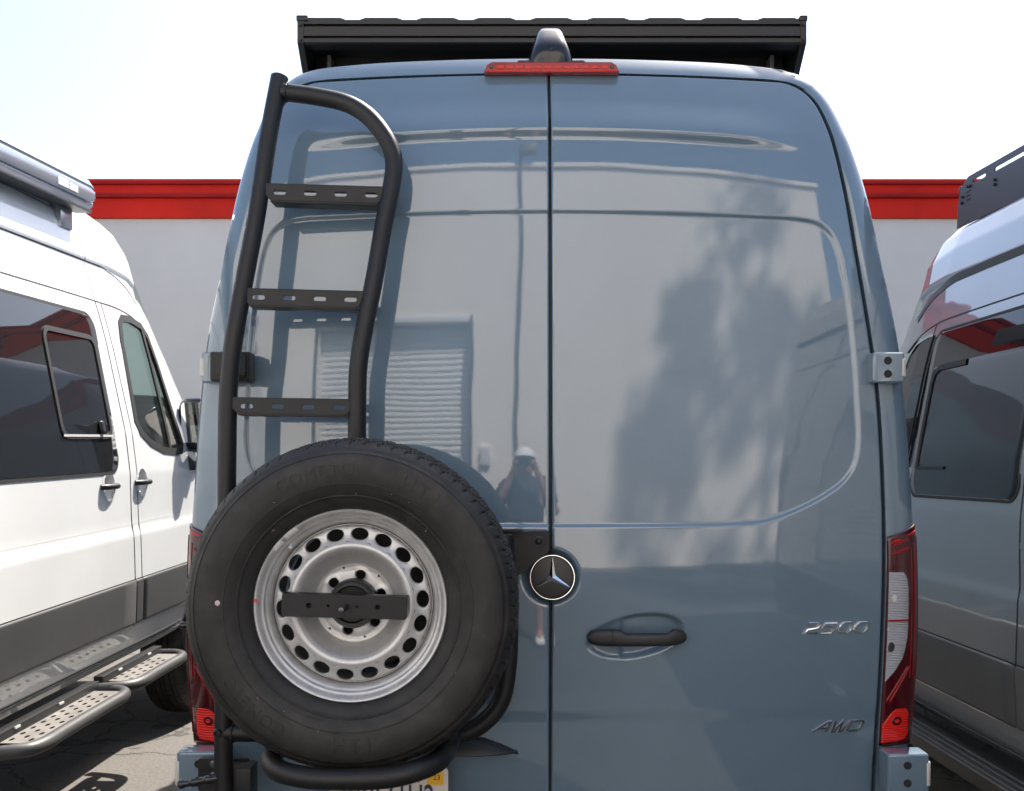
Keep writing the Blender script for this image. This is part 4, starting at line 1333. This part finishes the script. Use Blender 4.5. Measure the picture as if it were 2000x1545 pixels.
fw = LV.patch("door_window", shrink(front_win, .008), -.012, M_GLASS, 40, 30, edge=0)
LV.ribbon("window_seal", front_win, .036, .004, M_SEAL, fw, closed=True, depth=.02)
LV.ribbon("window_divider", [(2.60, 2.07), (2.64, 1.75), (2.675, 1.40)], .03, .003, M_SEAL, fw, smooth_n=6)
# panel gaps
def gaps(V_, front=True):
    V_.ribbon("panel_gap", [(2.145, .56), (2.148, .80), (2.138, 1.10), (2.135, 1.35), (2.120, 1.7), (2.105, 2.0), (2.09, 2.115)], .007, .0012, M_SEAL, smooth_n=8)
    V_.ribbon("panel_gap", [(2.225, .57), (2.228, .80), (2.218, 1.10), (2.214, 1.35), (2.190, 1.7), (2.165, 2.0), (2.150, 2.115)], .005, .0012, M_SEAL, smooth_n=8)
    V_.ribbon("panel_gap", [(V_.y_rear + .01, 2.118), (0, 2.118), (1.2, 2.118), (2.09, 2.118), (2.35, 2.112), (2.52, 2.085), (2.66, 2.02)], .007, .0012, M_SEAL, smooth_n=8)
    V_.ribbon("roof_joint", [(V_.y_rear + .01, 2.305), (0, 2.305), (1.2, 2.305), (2.1, 2.305), (2.3, 2.30), (2.5, 2.25), (2.62, 2.17)], .008, .001, M_SEAL if V_.sx < 0 else M_CLAD, smooth_n=8)
    V_.ribbon("roof_seam", [(2.09, 2.12), (2.075, 2.30), (2.06, 2.42), (1.99, 2.50), (1.80, 2.515), (0.5, 2.515), (V_.y_rear + .01, 2.515)], .005, .001, M_CLAD, smooth_n=8)
    V_.ribbon("panel_gap", [(.56, .57), (.555, 1.0), (.55, 1.4), (.535, 1.8), (.52, 2.115)], .007, .0012, M_SEAL, smooth_n=8)
    V_.ribbon("belt_crease", [(V_.y_rear + .01, 1.055), (0, 1.055), (1.0, 1.055), (2.0, 1.055), (2.55, 1.06), (2.75, 1.05)], .006, .0004, V_.paint, smooth_n=6)
gaps(LV)
LV.handle(1.905, 1.245)
LV.handle(2.275, 1.25)
def cladding(V_):
    for a, b in ((V_.y_rear + .02, .552), (.560, 2.140), (2.150, 2.220), (2.230, 2.86)):
        cp = V_.patch("cladding_panel", rr2(a, .575, b, .785, .006), .010, M_CLAD, 8, 12)
        V_.ribbon("panel_gap", [(a, .787), (b, .787)], .006, .002, M_SEAL, cp)
    V_.ribbon("sill_edge", [(V_.y_rear + .02, .425), (1.0, .425), (2.5, .425), (2.80, .435)], .03, .012, V_.paint)
    V_.ribbon("sill_shadow_gap", [(V_.y_rear + .02, .462), (1.0, .462), (2.5, .462), (2.80, .470)], .008, .006, M_SEAL)
cladding(LV)
LV.ribbon("wheel_arch", [(2.88, .40), (2.90, .62), (2.96, .80), (3.10, .93)], .05, .012, M_SEAL, smooth_n=6)
road_wheels(LV.e, -2.92, (-1.3, 3.24), .93, 1.06)

# wing mirror
mi = thing("wing_mirror", tuple(LV.pt(2.90, 1.40, .05)), "black wing mirror on the white van's door, half hidden by the slate blue van", "mirror")
mx, my = -1.86, 2.93
def hull(name, secs, mat, par):
    return grid(name, np.array(secs), mat, par, wrap_v=True, angle=60)
secs = []
for t, sc in ((0, .6), (.06, .9), (.3, 1.0), (.8, .95), (1.0, .7)):
    cy_, cx_ = my + .09 * t, -1.865
    ring = []
    for a in np.linspace(0, 2 * math.pi, 28, endpoint=False):
        c, s = math.cos(a), math.sin(a)
        ring.append((cx_ + .115 * sc * math.copysign(abs(c) ** .45, c), cy_, 1.690 + .145 * sc * math.copysign(abs(s) ** .45, s)))
    secs.append(ring)
hull("housing", secs, M_GLOSSBLK, mi)
def mir(poly, y, nm, m): return plate(nm, poly, [], .003, m, mi, Matrix.Translation((0, y, 0)) @ XZ, .0005)
M_MIRROR = simple("mirror_glass", (.85, .86, .87), .02, metal=1.0)
mir(rrect(-1.950, 1.585, -1.770, 1.81, .025), my - .004, "mirror_glass", M_MIRROR)
secs = []
for t, sc in ((0, .6), (.08, .95), (.6, 1.0), (1.0, .6)):
    secs.append([(-1.92 + .085 * sc * math.copysign(abs(math.cos(a)) ** .5, math.cos(a)), my + .02 + .07 * t, 1.500 + .055 * sc * math.copysign(abs(math.sin(a)) ** .5, math.sin(a))) for a in np.linspace(0, 2 * math.pi, 24, endpoint=False)])
hull("lower_housing", secs, M_BLACKPL, mi)
mir(rrect(-1.975, 1.475, -1.875, 1.535, .015), my + .012, "wide_angle_glass", M_MIRROR)
plate("mirror_arm", [(-2.08, 1.42), (-1.89, 1.43), (-1.87, 1.47), (-1.95, 1.54), (-2.08, 1.56)], [], .10, M_BLACKPL, mi, Matrix.Translation((0, my + .06, 0)) @ XZ, .006)

# side steps of the white van
def side_step(y0, y1, z=.505, u0=.0, u1=.175, name="side_step"):
    X = lambda u: LV.X0 + u
    r = .026
    s = tube(name, [(X(-.05), y0 - .06, z - .01), (X(.10), y0 - .03, z), (X(u1 - .02), y0 + .005, z), (X(u1), y0 + .07, z), (X(u1), y0 + .2, z), (X(u1), (y0 + y1) / 2, z), (X(u1), y1 - .2, z), (X(u1), y1 - .07, z), (X(u1 - .02), y1 - .005, z), (X(.10), y1 + .03, z), (X(-.05), y1 + .06, z - .01)],
             r, M_STEP, LV.e, n=6, segs=18)
    W = u1 - .05
    L = y1 - y0 - .06
    holes = []
    n = int(L / .082)
    for i in range(n):
        for j in range(3):
            holes.append(ellipse(.045 + .075 * i + (.0375 if j == 1 else 0), .026 + j * .036, .017, .0085, 10))
    plate("tread_plate", [(0, 0), (L, 0), (L, W), (0, W)], [h for h in holes if max(p[0] for p in h) < L - .01], .003, M_TREAD, s,
          Matrix.Translation((X(u1 - .022), y0 + .03, z + .012)) @ Matrix.Rotation(math.radians(90), 4, 'Z'), 0)
    box("step_rail", (X(-.01), y0 - .02, z - .03), (X(.035), y1 + .02, z + .045), M_BLACKPL, s, .004)
    k = 0
    while y0 + .15 + k * .33 < y1:
        box("clip", (X(.0345), y0 + .13 + k * .33, z + .034), (X(.040), y0 + .165 + k * .33, z + .042), M_LEAD, s, 0)
        k += 1
M_TREAD = simple("dusty_tread_plate", (.17, .155, .14), .6, var=.25, vscale=9, bump_s=.2, bscale=700)
M_STEP = simple("step_textured_grey", (.055, .053, .052), .45, bump_s=.2, bscale=800, spec=.5, var=.2, vscale=5)
side_step(.86, 1.66)
side_step(-1.3, .60)
side_step(1.74, 2.36, z=.515, u1=.165)

# awning on the white van's roof
aw = thing("awning_box", (-2.14, .5, 2.70), "closed aluminium awning case along the white van's roof edge", "awning")
ap = [(-.02, 2.725), (.055, 2.722), (.062, 2.728), (.064, 2.748), (.058, 2.752), (.058, 2.757), (.070, 2.760), (.076, 2.785), (.074, 2.818), (.066, 2.826), (.066, 2.831), (.070, 2.838), (.060, 2.862), (.035, 2.875), (-.06, 2.878), (-.06, 2.725)]
P = np.array([[(-2.14 + a, y, b) for a, b in ap] for y in (-2.2, 0, 2.02)])
grid("case", P, M_ALU, aw, wrap_v=True, angle=30)
V = [(-2.14 + a * 1.0, 2.02 + (.0 if k == 0 else .035), 2.80 + (b - 2.80) * (1 if k == 0 else .75)) for k in (0, 1) for a, b in ap]
n = len(ap)
mesh("end_cap", V, [(i, (i + 1) % n, (i + 1) % n + n, i + n) for i in range(n)] + [tuple(range(n, 2 * n))], M_ALU, aw, angle=30)
box("lower_trim", (-2.155, -2.2, 2.712), (-2.072, 2.035, 2.724), M_BLACKPL, aw, .003)
box("bracket", (-2.21, 1.86, 2.62), (-2.135, 1.97, 2.722), M_ALU, aw, .004)
box("bracket", (-2.22, .60, 2.58), (-2.125, .72, 2.722), M_ALU, aw, .004)
box("white_label", (-2.0662, 1.70, 2.772), (-2.0630, 1.79, 2.806), M_STICKW, aw, 0)
box("white_label", (-2.0662, 1.80, 2.772), (-2.0630, 1.88, 2.802), M_STICKW, aw, 0)
box("under_rail", (-2.40, -2.1, 2.62), (-2.20, 1.95, 2.74), M_RACK, aw, .004)

# cab interior of the white van (seen through the door window)
def cab(V_):
    X = lambda u: V_.X0 + V_.sx * u
    def bx(nm, u0, u1, y0, y1, z0, z1, m, b=.03, par=None):
        xs = sorted((X(u0), X(u1)))
        return box(nm, (xs[0], y0 + V_.dy, z0 + V_.dz), (xs[1], y1 + V_.dy, z1 + V_.dz), m, par or V_.e, b, 3)
    s = bx("dashboard", -1.85, -.15, 3.0, 3.55, 1.05, 1.33, M_BLACKPL, .06)
    for u in (-.62, -1.72):
        st_ = bx("seat", u, u + .5, 2.25, 2.75, .85, 1.0, M_SEAT, .05)
        bx("backrest", u + .02, u + .48, 2.15, 2.28, .98, 1.55, M_SEAT, .05, st_)
        bx("headrest", u + .12, u + .38, 2.14, 2.24, 1.60, 1.80, M_SEAT, .04, st_)
    bx("bulkhead", -1.9, -.16, 1.95, 2.0, .5, 2.0, M_SEAT, .01)
cab(LV)

# ---- silver van on the right (its left side faces us)
RV = SideVan("parked_van", "silver grey high-roof van parked right of the slate blue van", 1.65, -1, -.55, 0.0, M_SILVER, y_rear=-1.6)
RV.body([(shrink(front_win, .002), True)])
w2_ = RV.patch("side_window", rr2(1.44, 1.355, 2.335, 2.065, .06), .004, M_GLASSDARK, 36, 26)
RV.ribbon("window_seal", rr2(1.432, 1.347, 2.343, 2.073, .065), .012, .003, M_SEAL, w2_, closed=True)
RV.ribbon("pane_channel", [(1.98, 1.905), (2.22, 1.905), (2.265, 1.885), (2.28, 1.84), (2.285, 1.62), (2.285, 1.47)], .024, .010, M_SEAL, w2_)
RV.ribbon("pane_channel", [(2.02, 1.47), (2.27, 1.47)], .012, .010, M_SEAL, w2_)
w3_ = RV.patch("side_window", rr2(.10, 1.355, 1.36, 2.065, .06), .004, M_GLASSDARK, 36, 26)
RV.ribbon("window_seal", rr2(.092, 1.347, 1.368, 2.073, .065), .012, .003, M_SEAL, w3_, closed=True)
fw2 = RV.patch("door_window", shrink(front_win, .008), -.012, M_GLASSDARK, 40, 30, edge=0)
RV.ribbon("panel_gap", [(2.445, .56), (2.45, .80), (2.44, 1.10), (2.435, 1.35), (2.415, 1.7), (2.395, 2.0), (2.37, 2.115)], .006, .0012, M_SEAL, smooth_n=8)
RV.ribbon("panel_gap", [(1.405, .56), (1.410, .80), (1.400, 1.0), (1.408, 1.2), (1.40, 1.4), (1.385, 1.8), (1.365, 2.115)], .007, .0012, M_SEAL, smooth_n=8)
RV.ribbon("panel_gap", [(RV.y_rear + .01, 2.125), (0, 2.125), (1.2, 2.125), (2.09, 2.125), (2.35, 2.118), (2.52, 2.085), (2.66, 2.02)], .007, .0012, M_SEAL, smooth_n=8)
RV.ribbon("roof_joint", [(RV.y_rear + .01, 2.305), (0, 2.305), (1.2, 2.305), (2.1, 2.305), (2.3, 2.30), (2.5, 2.25), (2.62, 2.17)], .03, .003, M_CLAD, smooth_n=8)
RV.ribbon("panel_gap", [(RV.y_rear + .01, 1.20), (1.20, 1.20), (1.40, 1.195)], .02, .004, M_SILVER)
RV.handle(1.30, 1.43) if False else None
for a, b in ((RV.y_rear + .02, 1.400), (1.412, 2.440), (2.452, 2.86)):
    cp = RV.patch("cladding_panel", rr2(a, .555, b, .775, .006), .010, M_CLAD, 8, 12)
    RV.ribbon("panel_gap", [(a, .777), (b, .777)], .006, .002, M_SEAL, cp)
RV.ribbon("sill_edge", [(RV.y_rear + .02, .425), (1.0, .425), (2.5, .425), (2.80, .435)], .03, .012, M_SILVER)
bx0 = box("running_board", (RV.X0 - .11, RV.y_rear - .4, .325), (RV.X0 + .06, 2.2, .385), M_BLACKPL, RV.e, .012, 3)
for k in range(3):
    box("grip_strip", (RV.X0 - .095 + .035 * k, RV.y_rear - .38, .3845), (RV.X0 - .083 + .035 * k, 2.18, .389), M_CLAD, bx0, .001)
road_wheels(RV.e, 2.65, (-1.35, 2.72), .93)

# roof rack of the silver van
rr_ = thing("roof_rack", (1.95, .3, 2.62), "dark plate-sided roof rack on the silver van", "roof rack")
def yz_plate(name, poly, holes, thick, mat, parent, x):
    M = Matrix.Translation((x, 0, 0)) @ Matrix(((0, 0, 1, 0), (1, 0, 0, 0), (0, 1, 0, 0), (0, 0, 0, 1)))
    return plate(name, poly, holes, thick, mat, parent, M, .0006)
hl = [slot(y, 2.745, hw, .008) for y, hw in ((1.70, .05), (1.44, .12), (1.10, .12), (.76, .12), (.42, .12), (0.05, .12))]
M_RACK2 = simple("blue_black_plate", (.030, .033, .040), .32, metal=.2, spec=.5)
sp_ = yz_plate("side_plate", [(1.905, 2.57), (1.895, 2.68), (1.87, 2.745), (1.80, 2.780), (-1.5, 2.775), (-1.5, 2.57)], hl, .006, M_RACK2, rr_, 1.93)
yz_plate("side_plate", [(1.905, 2.57), (1.895, 2.68), (1.87, 2.745), (1.80, 2.780), (-1.5, 2.775), (-1.5, 2.57)], hl, .006, M_RACK2, rr_, 3.37)
for y, z in ((1.85, 2.70), (1.855, 2.675), (1.80, 2.735), (1.78, 2.732), (1.56, 2.70), (1.56, 2.68), (1.05, 2.70), (1.05, 2.68)):
    lathe("bolt", [(.0005, -.008), (.006, -.008), (.007, .0)], M_BLACKPL, sp_, (1.926, y, z), axis='x', segs=12)
for q in range(3):
    box("vent_slot", (1.9255, 1.775, 2.672 + q * .018), (1.9268, 1.815, 2.679 + q * .018), M_HOLE, sp_, 0)
for y in (1.6, .9, .2, -.5, -1.2):
    box("cross_bar", (1.933, y, 2.70), (3.367, y + .05, 2.74), M_RACK, rr_, .003)
tube("front_tube", [(1.93, 1.88, 2.74), (2.3, 1.93, 2.75), (2.65, 1.94, 2.75), (3.0, 1.93, 2.75), (3.37, 1.88, 2.74)], .016, M_RACK, rr_)

# ------------------------------------------------------------------ photographer (mirrored in the left door)
PX, PY = CAMX + .005, CAMY - .36
ph = thing("person", (PX, PY, 0), "person in white cap and dark shirt photographing, mirrored in the left rear door", "person")
def skin(name, verts, edges, radii, mat, parent, root=0, sub=2):
    me = bpy.data.meshes.new(name)
    me.from_pydata([(PX + v[0], PY + v[1], v[2]) for v in verts], edges, [])
    o = bpy.data.objects.new(name, me); COL.objects.link(o)
    sk = o.modifiers.new("skin", 'SKIN'); sk.use_smooth_shade = True
    for i, r in enumerate(radii):
        r = r if isinstance(r, tuple) else (r, r)
        me.skin_vertices[0].data[i].radius = r
        me.skin_vertices[0].data[i].use_root = (i == root)
    ss = o.modifiers.new("sub", 'SUBSURF'); ss.levels = sub; ss.render_levels = sub
    dg = bpy.context.evaluated_depsgraph_get()
    m2 = bpy.data.meshes.new_from_object(o.evaluated_get(dg)); m2.name = name
    bpy.data.objects.remove(o); m2.materials.clear()
    finish(m2, mat)
    return put(bpy.data.objects.new(name, m2), parent)
V = []; Ed = []; Rd = []
def add(p, r, par=None):
    V.append(p); Rd.append(r)
    if par is not None: Ed.append((par, len(V) - 1))
    return len(V) - 1
pel = add((0, 0, .84), (.150, .105))
sp1 = add((0, .0, 1.02), (.140, .10), pel)
ch_ = add((0, .0, 1.20), (.165, .11), sp1)
nk = add((0, .02, 1.335), .058, ch_)
hd0 = add((0, .035, 1.395), .068, nk)
hd1 = add((0, .045, 1.47), (.078, .092), hd0)
hd2 = add((0, .035, 1.545), (.074, .088), hd1)
nose_ = add((0, .138, 1.455), .012, hd1)
for s in (-1, 1):
    ear = add((s * .083, .03, 1.465), .014, hd1)
    sh = add((s * .165, .0, 1.285), .062, ch_)
    el = add((s * .250, .095, 1.085), .045, sh)
    fo = add((s * .165, .175, 1.25), .038, el)
    wr = add((s * .100, .225, 1.405), .027, fo)
    pm = add((s * .082, .243, 1.450), (.030, .018), wr)
    for q, (dx, dz, ln) in enumerate(((.010, .030, .030), (.004, .038, .036), (-.004, .030, .036), (-.010, .016, .030))):
        k1 = add((s * (.078 + dx), .268, 1.462 + dz * .7), .0085, pm)
        k2 = add((s * (.066 + dx * .5), .285, 1.466 + dz * .8), .0075, k1)
        k3 = add((s * (.048 + dx * .3), .285, 1.466 + dz * .75), .0065, k2)
    t1 = add((s * .066, .235, 1.432), .0095, pm)
    t2 = add((s * .046, .238, 1.428), .0085, t1)
    hp = add((s * .085, 0, .78), .085, pel)
    kn = add((s * .11, .02, .46), .056, hp)
    cf = add((s * .115, -.01, .30), .050, kn)
    an = add((s * .12, -.02, .09), .034, cf)
    ft = add((s * .125, .10, .035), (.038, .026), an)
body_ = skin("body", V, Ed, Rd, M_SKIN, ph)
# shirt
V = []; Ed = []; Rd = []
a0 = add((0, 0, .80), (.165, .120)); a1 = add((0, 0, 1.02), (.156, .116), a0); a2 = add((0, 0, 1.20), (.180, .126), a1); a3 = add((0, .01, 1.345), (.075, .068), a2)
for s in (-1, 1):
    b1 = add((s * .155, 0, 1.290), .086, a3); b2 = add((s * .190, .035, 1.22), .076, b1); b3 = add((s * .232, .075, 1.13), .066, b2)
skin("shirt", V, Ed, Rd, M_SHIRT, ph)
V = []; Ed = []; Rd = []
a0 = add((0, 0, .80), (.158, .118))
for s in (-1, 1):
    b1 = add((s * .085, 0, .74), .100, a0); b2 = add((s * .105, .01, .52), .085, b1)
skin("shorts", V, Ed, Rd, M_SHORTS, ph)
for s in (-1, 1):
    V = []; Ed = []; Rd = []
    a0 = add((s * .12, -.045, .05), (.042, .045)); a1 = add((s * .122, .03, .048), (.046, .042), a0); a2 = add((s * .127, .13, .036), (.046, .032), a1)
    skin("shoe", V, Ed, Rd, M_SHOE, ph)
# cap, brim turned up over the camera, hair
capP = []
for t in np.linspace(0, 1, 12):
    a = t * math.pi / 2
    capP.append([(PX + .092 * math.cos(a) * math.cos(b), PY + .035 + .112 * math.cos(a) * math.sin(b), 1.525 + .098 * math.sin(a)) for b in np.linspace(0, 2 * math.pi, 32, endpoint=False)])
cp_ = grid("cap", np.array(capP), M_CAP, ph, wrap_v=True, flip=True)
br = []
for t in np.linspace(0, 1, 6):
    br.append([(PX + .085 * math.sin(b) * (1 - .10 * t), PY + .035 + .105 * math.cos(b) + .068 * t, 1.532 + .012 * t - .012 * abs(math.sin(b)) ** 2 * t) for b in np.linspace(-1.2, 1.2, 17)])
brim = grid("brim", np.array(br), M_CAP, cp_)
md = brim.modifiers.new("solid", 'SOLIDIFY'); md.thickness = .004
hr_ = []
for t in np.linspace(0, 1, 8):
    hr_.append([(PX + (.088 - .012 * t) * math.sin(b), PY + .03 - (.105 - .02 * t) * math.cos(b), 1.525 - .10 * t) for b in np.linspace(-1.5, 1.5, 20)])
hro = grid("hair", np.array(hr_), M_HAIR, ph)
md = hro.modifiers.new("solid", 'SOLIDIFY'); md.thickness = .012
# hand-held camera
cmr = thing("photo_camera", (PX, PY + .25, 1.46), "black camera held up to the face of the photographer", "camera")
box("camera_body", (PX - .062, PY + .222, 1.455), (PX + .062, PY + .262, 1.535), M_BLACKPL, cmr, .006, 3)
lathe("camera_lens", [(.0005, .060), (.022, .060), (.026, .065), (.030, .064), (.031, .0), (.033, -.03)], M_GLOSSBLK, cmr, (PX, PY + .26, 1.495), segs=28, flip=True)
box("viewfinder", (PX - .02, PY + .20, 1.530), (PX + .02, PY + .255, 1.548), M_BLACKPL, cmr, .004)

# both neighbours stand at a slight angle to the slate-blue van
def turn(objs, piv, yaw, pitch):
    Rm = Matrix.Rotation(math.radians(yaw), 3, 'Z') @ Matrix.Rotation(math.radians(pitch), 3, 'X')
    piv = Vector(piv)
    for e in objs:
        e.location = piv + Rm @ (e.location - piv)
        e.rotation_euler = Rm.to_euler()
turn([LV.e, mi], (-1.92, 2.1, 1.5), -2.2, 1.2)
mi.location.x -= .03
turn([aw], (-2.1, 2.05, 2.72), -2.2, 2.4)
aw.location.z -= .05
turn([RV.e], (1.65, 1.6, 1.5), 1.2, -.5)
turn([rr_], (1.93, 1.9, 2.6), 1.2, .6)
rr_.location.z -= .012
